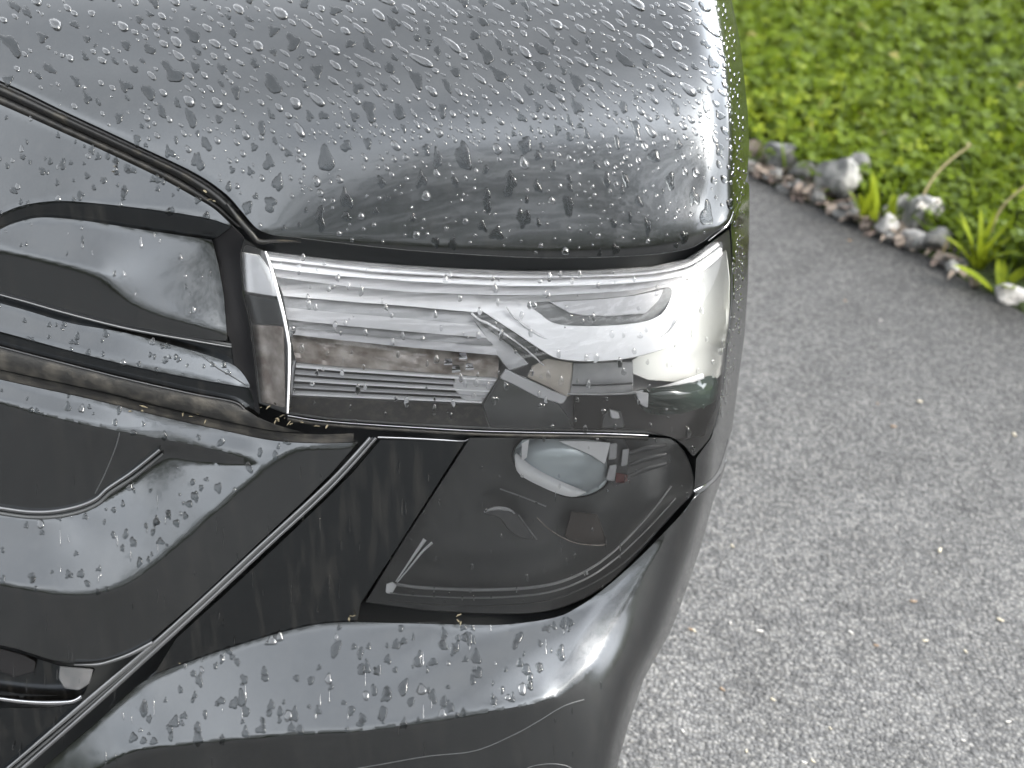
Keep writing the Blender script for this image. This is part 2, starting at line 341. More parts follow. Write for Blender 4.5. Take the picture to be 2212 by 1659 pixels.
U = u - u[ai, aj] + math.log(1.6)

def depth(x, y):
    fx = np.clip((np.asarray(x, float) - GX0) / GS, 0, len(gx) - 1.001); fy = np.clip((np.asarray(y, float) - GY0) / GS, 0, len(gy) - 1.001)
    ix, iy = fx.astype(int), fy.astype(int); tx, ty = fx - ix, fy - iy
    return np.exp(U[iy, ix] * (1 - tx) * (1 - ty) + U[iy, ix + 1] * tx * (1 - ty) + U[iy + 1, ix] * (1 - tx) * ty + U[iy + 1, ix + 1] * tx * ty)
def surf(x, y, lift=0.0):
    r = rays(x, y); d = depth(x, y)
    return CAM + r * (d - np.asarray(lift) / np.linalg.norm(r, axis=-1))[..., None]
def surf_n(x, y, h=5.0):
    a = surf(x + h, y) - surf(x - h, y); b = surf(x, y - h) - surf(x, y + h)
    n = np.cross(a, b); n /= np.linalg.norm(n, axis=-1, keepdims=True); return n

def area2(p): return .5 * np.sum(p[:, 0] * np.roll(p[:, 1], -1) - np.roll(p[:, 0], -1) * p[:, 1])
def outward(p):
    t = np.roll(p, -1, 0) - np.roll(p, 1, 0); t /= np.linalg.norm(t, axis=1, keepdims=True) + 1e-9
    o = np.stack([t[:, 1], -t[:, 0]], 1)
    return o if area2(p) > 0 else -o
def panel(name, outline, mat, parent, holes=(), step=8, lift=0.0, rim=.012, roll=1.6, creases=(), sharp=32, edge=6, lift_fn=None):
    """a skin cut from the front surface along an outline, with rolled edges"""
    loops = [resample(np.vstack([outline, outline[:1]]), step=edge)[:-1]] + [resample(np.vstack([h, h[:1]]), step=edge)[:-1] for h in holes]
    lp = loops[0]
    x0, y0 = np.floor(lp.min(0) / step) * step; x1, y1 = lp.max(0)
    qx, qy = np.meshgrid(np.arange(x0, x1, step), np.arange(y0, y1, step)); qx, qy = qx.ravel(), qy.ravel()
    ok = inside(lp, qx, qy)
    for h in loops[1:]: ok &= ~inside(h, qx, qy)
    qx, qy = qx[ok], qy[ok]
    cpts = [resample(c, step=edge) for c in creases]
    bp = np.vstack(loops + cpts)
    keep = np.ones(len(qx), bool)
    for k in range(0, len(qx), 2000):
        d2 = ((qx[k:k + 2000, None] - bp[None, :, 0]) ** 2 + (qy[k:k + 2000, None] - bp[None, :, 1]) ** 2).min(1)
        keep[k:k + 2000] = d2 > (.45 * step) ** 2
    pts = np.vstack([bp, np.stack([qx[keep], qy[keep]], 1)])
    edges, o = [], 0
    for l in loops: edges += [(o + i, o + (i + 1) % len(l)) for i in range(len(l))]; o += len(l)
    for c in cpts: edges += [(o + i, o + i + 1) for i in range(len(c) - 1)]; o += len(c)
    vo, eo, fo, ov, oe, of = delaunay_2d_cdt([Vector(map(float, p)) for p in pts], edges, [], 0, 1e-4)
    vo = np.array([(p[0], p[1]) for p in vo]); fa = np.array(fo)
    cen = vo[fa].mean(1); ok = inside(lp, cen[:, 0], cen[:, 1])
    for h in loops[1:]: ok &= ~inside(h, cen[:, 0], cen[:, 1])
    fa = fa[ok]
    s = (vo[fa[:, 1], 0] - vo[fa[:, 0], 0]) * (vo[fa[:, 2], 1] - vo[fa[:, 0], 1]) - (vo[fa[:, 1], 1] - vo[fa[:, 0], 1]) * (vo[fa[:, 2], 0] - vo[fa[:, 0], 0])
    fa[s > 0] = fa[s > 0][:, ::-1]
    lf = lift + (lift_fn(vo[:, 0], vo[:, 1]) if lift_fn else 0)
    P = surf(vo[:, 0], vo[:, 1], lf)
    verts = [P]; faces = [tuple(f) for f in fa]; n0 = len(P)
    # boundary edges -> rolled rim
    cnt = {}
    for f in fa:
        for i in range(3):
            a, b = f[i], f[(i + 1) % 3]; cnt[(a, b)] = 1
    bd = [(a, b) for (a, b) in cnt if (b, a) not in cnt]
    if rim:
        ids = sorted({i for e in bd for i in e}); idx = {v: k for k, v in enumerate(ids)}
        nrm = np.zeros((len(ids), 2))
        for a, b in bd:
            t = vo[b] - vo[a]; t /= np.linalg.norm(t) + 1e-9; o = np.array([-t[1], t[0]]); o = o if True else -o
            nrm[idx[a]] += o; nrm[idx[b]] += o
        nrm /= np.linalg.norm(nrm, axis=1, keepdims=True) + 1e-9
        # make sure it points outwards
        q = vo[ids] + nrm * 1.5; ins = inside(lp, q[:, 0], q[:, 1])
        if ins.mean() > .5: nrm = -nrm
        base = lf[ids] if isinstance(lf, np.ndarray) else lf
        k0 = n0
        for push, back in ((roll * .6, .0008), (roll, .0025), (roll, rim)):
            q = vo[ids] + nrm * push
            verts.append(surf(q[:, 0], q[:, 1], base - back))
        m_ = len(ids)
        def vid(i, ring): return i if ring == 0 else k0 + (ring - 1) * m_ + idx[i]
        for a, b in bd:
            for ring in range(3): faces.append((vid(b, ring), vid(a, ring), vid(a, ring + 1), vid(b, ring + 1)))
    return link_mesh(name, np.vstack(verts), faces, mat, parent, True, sharp)

def ribbon(name, top, bot, mat, parent, lift=0.0, bulge=0.0, thick=.006, nx=None, ny=6, tilt=0.0, sharp=35, wave=None):
    """a strip between two curves on the front surface, standing proud or set back, with real thickness"""
    top, bot = np.array(top, float), np.array(bot, float)
    if nx is None: nx = max(3, int(np.linalg.norm(np.diff(top, axis=0), axis=1).sum() / 9) + 1)
    a, b = resample(top, nx), resample(bot, nx)
    t = np.linspace(0, 1, ny + 1)
    q = a[None] * (1 - t)[:, None, None] + b[None] * t[:, None, None]
    prof = bulge * (1 - (2 * t - 1) ** 2) + tilt * (t - .5)
    lf = np.broadcast_to((lift + prof)[:, None], q.shape[:2]).copy()
    if wave is not None: lf += wave(q[..., 0], q[..., 1])
    P = surf(q[..., 0], q[..., 1], lf); B = surf(q[..., 0], q[..., 1], lf - thick)
    nrow, ncol = ny + 1, nx; idx = np.arange(nrow * ncol).reshape(nrow, ncol); nb = nrow * ncol
    faces = []
    for i in range(ny):
        for j in range(nx - 1):
            faces.append((idx[i, j], idx[i + 1, j], idx[i + 1, j + 1], idx[i, j + 1]))
            faces.append(tuple(int(k) + nb for k in (idx[i, j], idx[i, j + 1], idx[i + 1, j + 1], idx[i + 1, j])))
    per = list(idx[:, 0]) + list(idx[-1, 1:]) + list(idx[::-1, -1][1:]) + list(idx[0, ::-1][1:-1])
    for i in range(len(per)):
        p, n_ = per[i], per[(i + 1) % len(per)]; faces.append((n_, p, p + nb, n_ + nb))
    return link_mesh(name, np.vstack([P.reshape(-1, 3), B.reshape(-1, 3)]), faces, mat, parent, True, sharp)
def line(name, pts, w, mat, parent, lift=.002, depth_=.006, n=None):
    """thin rounded moulding along a curve, w in view pixels"""
    p = resample(cr_spline(pts, 6), step=8) if n is None else resample(pts, n)
    t = np.gradient(p, axis=0); t /= np.linalg.norm(t, axis=1, keepdims=True) + 1e-9; o = np.stack([-t[:, 1], t[:, 0]], 1)
    ww = np.asarray(w, float)
    if ww.ndim: ww = np.interp(np.linspace(0, 1, len(p)), np.linspace(0, 1, len(ww)), ww)[:, None]
    return ribbon(name, p - o * ww / 2, p + o * ww / 2, mat, parent, lift, bulge=depth_ * .35, thick=depth_, nx=len(p), ny=4, sharp=60)

# ================================================================== GROUND
EDGE_PX = [(1500, 290), (1616, 372), (1690, 415), (1770, 447), (1860, 487), (1935, 522), (2010, 556), (2080, 603), (2150, 640), (2212, 678), (2400, 775)]
edge = np.array([ground(*p)[:2] for p in EDGE_PX])
d0 = edge[0] - edge[1]; d0 /= np.linalg.norm(d0); d1 = edge[-1] - edge[-2]; d1 /= np.linalg.norm(d1)
edge = np.vstack([edge[0] + d0 * 14, edge[0] + d0 * 6, edge[0] + d0 * 2.5, edge[0] + d0 * 1, edge, edge[-1] + d1 * .6, edge[-1] + d1 * 3, edge[-1] + d1 * 9])

m, t, b = new_mat('asphalt')
lk = t.links.new
ge = N(t, 'ShaderNodeNewGeometry')
vo1 = N(t, 'ShaderNodeTexVoronoi'); vo1.inputs['Scale'].default_value = 150; vo1.inputs['Randomness'].default_value = 1
vo2 = N(t, 'ShaderNodeTexVoronoi'); vo2.inputs['Scale'].default_value = 210
rc = N(t, 'ShaderNodeValToRGB'); sep = N(t, 'ShaderNodeSeparateColor')
rc.color_ramp.elements[0].color = (.0570, .0578, .0594, 1); rc.color_ramp.elements[1].color = (.1499, .1489, .1454, 1)
rc.color_ramp.elements[0].position = .1; rc.color_ramp.elements[1].position = .95
e_ = rc.color_ramp.elements.new(.55); e_.color = (.1027, .1036, .1045, 1)
dk = N(t, 'ShaderNodeMapRange'); dk.inputs[1].default_value = .25; dk.inputs[2].default_value = .75; dk.inputs[3].default_value = 1; dk.inputs[4].default_value = .60
mul = N(t, 'ShaderNodeMix', data_type='RGBA', blend_type='MULTIPLY'); mul.inputs['Factor'].default_value = 1
bigN = N(t, 'ShaderNodeTexNoise'); bigN.inputs['Scale'].default_value = 1.1; bigN.inputs['Detail'].default_value = 4
midN = N(t, 'ShaderNodeTexNoise'); midN.inputs['Scale'].default_value = 9; midN.inputs['Detail'].default_value = 5
# darker towards the lawn's edge: distance from the edge line
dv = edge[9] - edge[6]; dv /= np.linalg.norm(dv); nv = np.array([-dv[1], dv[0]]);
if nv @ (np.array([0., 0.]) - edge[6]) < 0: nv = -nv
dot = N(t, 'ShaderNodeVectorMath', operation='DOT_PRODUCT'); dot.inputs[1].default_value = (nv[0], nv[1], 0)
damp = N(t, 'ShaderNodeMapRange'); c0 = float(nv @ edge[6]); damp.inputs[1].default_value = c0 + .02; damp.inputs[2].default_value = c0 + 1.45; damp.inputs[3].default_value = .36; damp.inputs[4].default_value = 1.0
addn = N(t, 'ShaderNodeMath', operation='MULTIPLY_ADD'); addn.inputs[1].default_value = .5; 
m2 = N(t, 'ShaderNodeMix', data_type='RGBA', blend_type='MULTIPLY'); m2.inputs['Factor'].default_value = 1
m3 = N(t, 'ShaderNodeMix', data_type='RGBA', blend_type='MULTIPLY'); m3.inputs['Factor'].default_value = 1
mr = N(t, 'ShaderNodeMapRange'); mr.inputs[1].default_value = .3; mr.inputs[2].default_value = .7; mr.inputs[3].default_value = .82; mr.inputs[4].default_value = 1.16
lk(ge.outputs['Position'], vo1.inputs['Vector']); lk(ge.outputs['Position'], vo2.inputs['Vector']); lk(ge.outputs['Position'], bigN.inputs['Vector']); lk(ge.outputs['Position'], midN.inputs['Vector'])
lk(vo1.outputs['Color'], sep.inputs[0]); lk(sep.outputs[0], rc.inputs[0]); lk(vo1.outputs['Distance'], dk.inputs[0])
lk(rc.outputs[0], mul.inputs['A']); lk(dk.outputs[0], mul.inputs['B'])
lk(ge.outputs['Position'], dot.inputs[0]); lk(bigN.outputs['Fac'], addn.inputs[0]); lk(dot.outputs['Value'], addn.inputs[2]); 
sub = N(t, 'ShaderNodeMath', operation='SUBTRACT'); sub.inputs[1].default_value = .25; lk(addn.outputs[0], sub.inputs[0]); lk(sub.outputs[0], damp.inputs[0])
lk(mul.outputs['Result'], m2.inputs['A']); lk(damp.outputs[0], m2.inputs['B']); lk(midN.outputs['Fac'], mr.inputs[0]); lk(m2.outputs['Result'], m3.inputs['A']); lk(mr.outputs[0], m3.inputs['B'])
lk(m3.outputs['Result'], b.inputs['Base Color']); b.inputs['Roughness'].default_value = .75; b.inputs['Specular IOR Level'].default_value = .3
bp1 = N(t, 'ShaderNodeBump'); bp1.inputs['Strength'].default_value = 1; bp1.inputs['Distance'].default_value = .0028; bp1.invert = True
bp2 = N(t, 'ShaderNodeBump'); bp2.inputs['Strength'].default_value = .6; bp2.inputs['Distance'].default_value = .002; bp2.invert = True
lk(vo1.outputs['Distance'], bp1.inputs['Height']); lk(vo2.outputs['Distance'], bp2.inputs['Height']); lk(bp1.outputs[0], bp2.inputs['Normal']); lk(bp2.outputs[0], b.inputs['Normal'])
M['asphalt'] = m

M['soil'] = noise_col(simple('soil', (.06, .045, .03), .9), (.03, .022, .014), (.10, .08, .055), 14, .35, .65, 8, bump=1, bscale=60, bdist=.01, obj=False)
M['lawn'] = noise_col(simple('lawn_turf', (.05, .08, .02), .9), (.016, .027, .004), (.036, .055, .008), 9, .3, .7, 8, bump=1, bscale=70, bdist=.02, obj=False)

g = link_mesh('ground', [(-300, -300, -.06), (300, -300, -.06), (300, 300, -.06), (-300, 300, -.06)], [(0, 1, 2, 3)], M['lawn'], None, False); tag(g, kind='structure')
# driveway: everything on the near side of the edge line
far_side = [(-14, edge[0][1]), (-14, -16), (edge[-1][0] + 3, -16)]
poly = np.vstack([edge, np.array(far_side)[::-1]])
vv = [(p[0], p[1], 0) for p in poly] + [(p[0], p[1], -.05) for p in poly]; n_ = len(poly)
bm = bmesh.new(); bv = [bm.verts.new(p) for p in vv[:n_]]; fce = bm.faces.new(bv)
if fce.calc_area() and fce.normal.z < 0: fce.normal_flip()
bm.normal_update()
ex = bmesh.ops.extrude_face_region(bm, geom=[fce]); bmesh.ops.translate(bm, verts=[v_ for v_ in ex['geom'] if isinstance(v_, bmesh.types.BMVert)], vec=(0, 0, -.05))
bmesh.ops.triangulate(bm, faces=bm.faces[:]); bmesh.ops.recalc_face_normals(bm, faces=bm.faces[:])
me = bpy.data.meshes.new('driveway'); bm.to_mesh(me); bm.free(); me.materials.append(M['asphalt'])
o = bpy.data.objects.new('driveway', me); COL.objects.link(o); tag(o, kind='structure')
# lawn bank: strips away from the edge
nrm2 = -nv
offs = [0, .015, .05, .12, .25, .45, .8, 1.3, 2.2, 4, 8, 20]; zz = [-.02, .008, .018, .03, .04, .05, .06, .075, .10, .15, .2, .25]
es = resample(edge, 90); verts, faces = [], []
for i, (of, z) in enumerate(zip(offs, zz)):
    for j, p in enumerate(es):
        q = p + nrm2 * of; verts.append((q[0], q[1], z + (.008 * math.sin(q[0] * 9) * math.cos(q[1] * 7) if i > 1 else 0)))
nc = len(es)
for i in range(len(offs) - 1):
    for j in range(nc - 1): faces.append((i * nc + j, i * nc + j + 1, (i + 1) * nc + j + 1, (i + 1) * nc + j))
ln = link_mesh('lawn', verts, faces, M['lawn'], None); tag(ln, kind='structure')
if ln.data.polygons[0].normal.z < 0: ln.data.flip_normals()
def lawn_z(d): return float(np.interp(d, offs, zz))

# ================================================================== THE CAR
cb = ground(700, 1500)
car = empty('parked_car', (0, 2.4, 0), 'dark grey car with rain-beaded bonnet and clear headlamp, parked on the asphalt driveway', 'car')

hood_out = np.vstack([hood_edge, resample(SIL[(SIL[:, 1] < 380)][::-1], step=10), [(-320, -280)]])
hood_out[:, 0] = np.clip(hood_out[:, 0], -316, 1650); hood_out[:, 1] = np.clip(hood_out[:, 1], -276, 1800)
hood = panel('hood', hood_out, M['paint'], car, step=8, sharp=40)

# backing behind every shut line
back = panel('front_structure', [(-300, -100), (1440, -60), (1560, 200), (1590, 500), (1560, 800), (1530, 980), (1420, 1300), (1330, 1500), (1280, 1780), (-300, 1780)], M['charcoal'], car, step=24, lift=-.10, rim=.02, edge=24)

# side of the car running back from the corner
sil = resample(SIL, step=14); sd_dir = np.array([.06, .998, 0])
Ps = surf(sil[:, 0] - 2, sil[:, 1]); steps = [0, .004, .02, .08, .3, .8, 1.6]
wob = [0, .0006, .002, .002, -.004, -.02, -.05]
verts, faces = [], []
for s_, w_ in zip(steps, wob):
    for p in Ps: verts.append(p + sd_dir * s_ + np.array([w_, 0, 0]))
nc = len(Ps)
for i in range(len(steps) - 1):
    for j in range(nc - 1): faces.append((i * nc + j, i * nc + j + 1, (i + 1) * nc + j + 1, (i + 1) * nc + j))
side_o = link_mesh('fender_side', verts, faces, M['paint'], car)

# fender strip right of the lamp
fen = np.vstack([[(1579, 490), (1583, 560), (1583, 640), (1578, 702), (1570, 772), (1563, 841), (1553, 893), (1537, 945), (1504, 990), (1500, 1056)],
                 cr_spline([(1500, 1056), (1530, 1040), (1552, 1016), (1566, 980), (1574, 948)], 4)[1:], resample(SIL[(SIL[:, 1] < 945) & (SIL[:, 1] > 395)][::-1], step=10), cr_spline([(1612, 392), (1595, 442), (1580, 482)], 4)])
panel('fender', fen, M['paint'], car, step=6, rim=.01, roll=.8)
line('fender_edge_trim', [(1500, 1062), (1530, 1046), (1553, 1021), (1567, 983), (1575, 950)], [5, 7, 6, 4], M['chrome'], car, .002, .006)

line('fender_edge_trim', [(1530, 520), (1552, 503), (1576, 482), (1595, 437), (1609, 396)], [2, 4, 5, 5, 3], M['chrome'], car, .001, .004)
# shut-line seal between bonnet and nose
gl_ = cr_spline(GAP_LOW, 6)
gm = resample(hoodL[:-4], 60) * .62 + resample(gl_, 60) * .38
gm2 = resample(hoodL[:-4], 60) * .22 + resample(gl_, 60) * .78
ribbon('bonnet_seal', resample(hoodL[:-4], 60) * .9 + resample(gl_, 60) * .1, resample(hoodL[:-4], 60) * .42 + resample(gl_, 60) * .58, M['rubber'], car, lift=-.014, bulge=.008, thick=.01, ny=8)
ribbon('bonnet_seal', resample(hoodL[:-4], 60) * .40 + resample(gl_, 60) * .60, resample(hoodL[:-4], 60) * .02 + resample(gl_, 60) * .98, M['plastic'], car, lift=-.018, bulge=.004, thick=.01, ny=6)
line('bonnet_seal', [(490, 440), (520, 478), (545, 507), (560, 522), (600, 520), (650, 522)], [8, 12, 13, 10, 7, 4], M['rubber'], car, -.006, .008)

# nose panel, grille bars
nose = np.vstack([cr_spline(GAP_LOW, 6), cr_spline(BAND_T, 6)[::-1]])
panel('nose_panel', nose, M['paint'], car, step=8)
band = np.vstack([cr_spline(BAND_T, 6), [(470, 512), (458, 517)], cr_spline(BAND_B, 6)[::-1]])
panel('grille_recess', band, M['gloss_black'], car, step=8, lift=-.004, rim=.01)
bar = np.vstack([cr_spline(BAND_B, 6), [(472, 574), (483, 633), (490, 720), (491, 735)], cr_spline(L1, 6)[::-1][4:]])
sc = cr_spline(SCURVE, 6)
panel('grille_bar', bar, M['paint'], car, step=8, creases=[sc[14:-3]], sharp=28)
sh = lambda c, dy: [(x, y + dy) for x, y in c]
line('grille_trim', sh(L1, 9), [4, 4, 5, 6, 4], M['satin'], car, -.002, .005)
ribbon('grille_recess', sh(cr_spline(L1, 6), 1), sh(cr_spline(L1, 6), 6), M['charcoal'], car, -.006)
ribbon('grille_recess', sh(cr_spline(L1, 6), 12), resample(cr_spline(C_T, 6), 80), M['gloss_black'], car, -.008, thick=.01)
panel('grille_bar', np.vstack([cr_spline(C_T, 6), cr_spline(C_B, 6)[::-1]]), M['paint'], car, step=8)
line('grille_bar_seam', [(412, 758), (440, 772), (470, 795), (500, 812), (535, 834)], 1.8, M['charcoal'], car, .0008, .002)
ribbon('grille_recess', sh(cr_spline(C_B, 6), 2), sh(cr_spline(V_T, 6), -2), M['gloss_black'], car, -.006, thick=.01)
line('grille_trim', V_T[:-1], 2.5, M['satin'], car, 0, .004)
ribbon('grille_valance', sh(cr_spline(V_T, 6), 2), sh(resample(cr_spline(D_T, 6)[:-8], 60), -22), M['plastic'], car, -.004, bulge=.004, thick=.012, ny=10)
ribbon('grille_valance', sh(resample(cr_spline(D_T, 6), 90), -20), sh(resample(cr_spline(D_T, 6), 90), -2), M['plastic'], car, -.012, thick=.01, ny=4)
# dark wall beside the lamp
panel('lamp_gap_filler', np.array([(500, 487), (526, 512), (520, 545), (525, 633), (540, 695), (552, 789), (560, 895), (530, 868), (538, 834), (505, 786), (500, 742), (492, 723), (485, 633), (474, 574), (460, 519), (480, 505)], float), M['black'], car, step=8, lift=-.006)

# bumper centre (swoosh and intake face)
DIAG1 = [(798, 938), (725, 1018), (660, 1083), (560, 1177), (440, 1290), (326, 1388)]
cen = np.vstack([cr_spline(D_T, 6), [(775, 953)], resample(np.array(DIAG1[1:]) - (6, 0), step=10), cr_spline([(320, 1386), (270, 1412), (205, 1428), (128, 1428), (52, 1406), (0, 1393), (-316, 1330)], 5)[1:], [(-316, 748)]])
creaseE = [cr_spline(E_LIGHT[7:-1], 4), cr_spline(D_B[1:], 4), cr_spline(INTAKE[8:-1], 4)]
panel('bumper', cen, M['paint'], car, step=8, creases=creaseE, sharp=24)
line('intake_trim', [(345, 972), (285, 1020), (232, 1056), (205, 1080), (156, 1098), (87, 1107), (0, 1098), (-200, 1060)], [6, 7, 8, 8, 8, 8], M['satin'], car, .003, .008)
line('intake_trim', [(352, 980), (290, 1030), (238, 1064), (208, 1090), (156, 1110), (87, 1118), (0, 1109), (-200, 1070)], [5, 8, 8, 8, 8, 8], M['charcoal'], car, .002, .008)
line('intake_seam', [(258, 934), (250, 965), (228, 1020), (205, 1066)], 2.5, M['charcoal'], car, .001, .003)
# twin diagonal mouldings
off = np.array([11, 2])
line('diagonal_trim', [(800, 946), (735, 1018), (668, 1083), (560, 1182), (440, 1294), (334, 1390), (180, 1521), (18, 1659), (-80, 1740)], [8, 8, 8, 9, 10, 10, 7, 8], M['satin'], car, .003, .008)
line('diagonal_trim', [(812, 946), (748, 1018), (684, 1083), (576, 1182), (456, 1294), (352, 1390), (196, 1531), (50, 1659), (-30, 1730)], [6, 7, 7, 8, 9, 9, 8, 9], M['satin'], car, .003, .008)
line('diagonal_trim', [(806, 946), (741, 1018), (676, 1083), (568, 1182), (448, 1294), (343, 1391), (188, 1527), (34, 1659), (-55, 1735)], 6, M['charcoal'], car, .000, .008)
line('diagonal_trim', [(330, 1389), (280, 1414), (235, 1430), (205, 1436), (160, 1436)], [10, 8, 7, 6, 3], M['satin'], car, .004, .008)
# black bezel between moulding and lower lamp
bez = np.vstack([[(822, 950), (1004, 952)], [(1004, 952), (925, 1076), (852, 1190), (778, 1304), (772, 1338)], cr_spline(F_T[3:9], 5)[::-1], [(338, 1450), (380, 1380), (480, 1290), (596, 1182), (700, 1083), (765, 1018)]])
panel('lamp_bezel', bez, M['gloss_black'], car, step=8, lift=-.002)
line('bezel_edge_trim', [(816, 945), (850, 946), (920, 949), (1000, 953), (1012, 948)], [5, 5, 5, 5, 2], M['chrome'], car, .001, .004)
# wing of the bumper
wing = np.vstack([cr_spline(F_T[1:], 6), [(1496, 1080)], cr_spline([(1504, 1072), (1530, 1054), (1556, 1028), (1570, 992)], 4), resample(SIL[(SIL[:, 1] > 1000) & (SIL[:, 1] < 1800)], step=10), [(1290, 1800), (-60, 1800)]])
fb = cr_spline(F_B[1:], 6)
panel('bumper', wing, M['paint'], car, step=8, creases=[fb[:-2]], sharp=24)
line('bumper_seam', [(640, 1680), (789, 1657), (921, 1634), (1025, 1622), (1112, 1586), (1164, 1557), (1216, 1526), (1262, 1511)], 2.2, M['charcoal'], car, .0004, .002)
line('bumper_seam', [(1122, 1668), (1150, 1655), (1190, 1650), (1225, 1655), (1245, 1668)], 2, M['charcoal'], car, .0004, .002)
panel('lower_grille', [(-316, 1460), (0, 1530), (104, 1530), (160, 1522), (188, 1512), (160, 1545), (20, 1662), (-60, 1800), (-316, 1800)], M['gloss_black'], car, step=16, lift=-.006)

# ------------------------------------------------------------------ headlamp
hl = panel('headlight', np.array(LENS_T + LENS_R[1:] + LENS_B[::-1][1:] + [(560, 870), (536, 695), (521, 560), (530, 530)], float) , M['midgrey'], car, step=16, lift=-.085, rim=.01)
lens = panel('lens', np.vstack([cr_spline(LENS_T, 5), cr_spline(LENS_R, 5)[1:], cr_spline(LENS_B, 5)[::-1][1:], cr_spline(LENS_L, 5)[::-1][1:-1]]), M['lens'], hl, step=8, rim=.008, roll=1.0)
flank = panel('lens_flank', np.vstack([[(528, 516), (571, 544)], cr_spline(LENS_L, 5)[1:] - (1, 0), [(557, 869), (550, 789), (538, 695), (523, 633), (518, 545)]]), M['lens'], hl, step=8, rim=.006, roll=.5)
line('lens_edge', LENS_L, [4, 7, 7, 6, 6, 5, 4], M['white'], hl, .001, .004)
# upper stripes inside the lens
def band_(name, t_, b_, mat, lift, **k): return ribbon(name, cr_spline(t_, 6), cr_spline(b_, 6), mat, hl, lift, **k)
S0t = [(574, 549), (713, 566), (850, 578), (991, 587), (1130, 592), (1269, 591), (1407, 583), (1481, 567), (1512, 549), (1550, 522)]
S0b = [(584, 562), (713, 576), (821, 588), (991, 597), (1130, 600), (1269, 598), (1400, 592), (1478, 578), (1516, 558), (1554, 530)]
S1b = [(592, 580), (713, 594), (850, 605), (991, 613), (1130, 618), (1269, 616), (1400, 608), (1482, 592), (1522, 570), (1560, 538)]
S2b = [(597, 598), (713, 614), (850, 628), (991, 635), (1130, 638), (1233, 636), (1380, 625), (1478, 604), (1526, 580), (1562, 548)]
band_('light_guide', S0t, S0b, M['white'], -.012, bulge=.003, tilt=.006)
band_('light_guide', sh(S0b, 2.5), S1b, M['white'], -.016, bulge=.003, tilt=.008)
band_('guide_step', S1b, S2b, M['palegrey'], -.024, tilt=.003)
# hook-shaped white guide
HK_T = [(597, 600), (713, 615), (850, 628), (991, 636), (1042, 638), (1130, 639), (1233, 637), (1380, 625), (1440, 614), (1484, 604)]
ARM_B = [(612, 639), (739, 650), (880, 661), (1012, 673), (1042, 672)]
HK_OUT = [(1042, 672), (1110, 716), (1180, 762), (1206, 774), (1245, 779), (1288, 780), (1340, 776), (1383, 768), (1438, 751), (1473, 724), (1493, 686), (1504, 645), (1502, 622), (1490, 606)]
HK_IN = [(1138, 655), (1165, 677), (1192, 697), (1233, 704), (1290, 705), (1342, 702), (1397, 694), (1430, 678), (1446, 652), (1451, 630), (1440, 622), (1370, 638), (1300, 645), (1233, 649), (1185, 651)]
hook = np.vstack([cr_spline(HK_T, 5), cr_spline(HK_OUT, 5)[::-1][1:], cr_spline(ARM_B, 5)[::-1][1:]])
hook_in = cr_spline(HK_IN, 4, True)
panel('light_guide', hook, M['white'], hl, holes=[hook_in], step=8, lift=-.034, rim=.012, roll=1.2, lift_fn=lambda x, y: (y - 690) * .00022)
line('guide_rib', [(1094, 662), (1118, 692), (1200, 742), (1290, 756), (1380, 746), (1440, 722), (1470, 680)], [3, 6, 7, 7, 6, 3], M['white'], hl, -.026, .004)
panel('guide_slot', cr_spline(HK_IN, 4, True), M['slot'], hl, step=8, lift=-.044, rim=.004)
panel('guide_step', np.array([(1188, 652), (1233, 650), (1300, 646), (1370, 639), (1432, 626), (1420, 650), (1395, 676), (1320, 682), (1258, 680), (1232, 676)], float), M['palegrey'], hl, step=8, lift=-.036, rim=.006)
# dark blade under the diagonal and its bright rim
panel('guide_blade', np.array([(1032, 675), (1045, 678), (1120, 725), (1174, 764), (1138, 766), (1090, 733), (1046, 703), (1026, 684)], float), M['dkgrey'], hl, step=6, lift=-.036, rim=.008)
line('guide_rim', [(1018, 676), (1034, 690), (1056, 700), (1100, 728), (1140, 758), (1175, 790)], [5, 6, 5, 4, 4, 3], M['white'], hl, -.034, .004)
# reflector chamber: stepped shelves
SH = [[(612, 641), (739, 652), (880, 663), (1014, 676)], [(616, 664), (739, 676), (880, 688), (1030, 703)], [(620, 690), (739, 703), (880, 716), (1052, 730)], [(624, 706), (739, 719), (880, 733), (1066, 746)], [(625, 722), (739, 735), (880, 750), (1078, 768)]]
for k, (mt, lf, ti) in enumerate(((M['midgrey'], -.05, .004), (M['palegrey'], -.046, .002), (M['midgrey'], -.050, .008), (M['palegrey'], -.048, .006))):
    ribbon('reflector_shelf', SH[k], SH[k + 1], mt, hl, lf, tilt=ti, thick=.008)
ribbon('reflector_shelf', SH[4], [(640, 782), (739, 792), (880, 802), (1076, 816)], M['brown'], hl, -.055, tilt=.03, thick=.006,
       wave=lambda x, y: .0025 * np.sin(x * .11) * np.cos(y * .23 + x * .05))  # brown mottle stands for ground debris mirrored in this shelf
panel('reflector_facet', np.array([(1016, 680), (1046, 706), (1100, 745), (1142, 786), (1100, 800), (1076, 768), (1054, 732)], float), M['palegrey'], hl, step=6, lift=-.05, rim=.004)
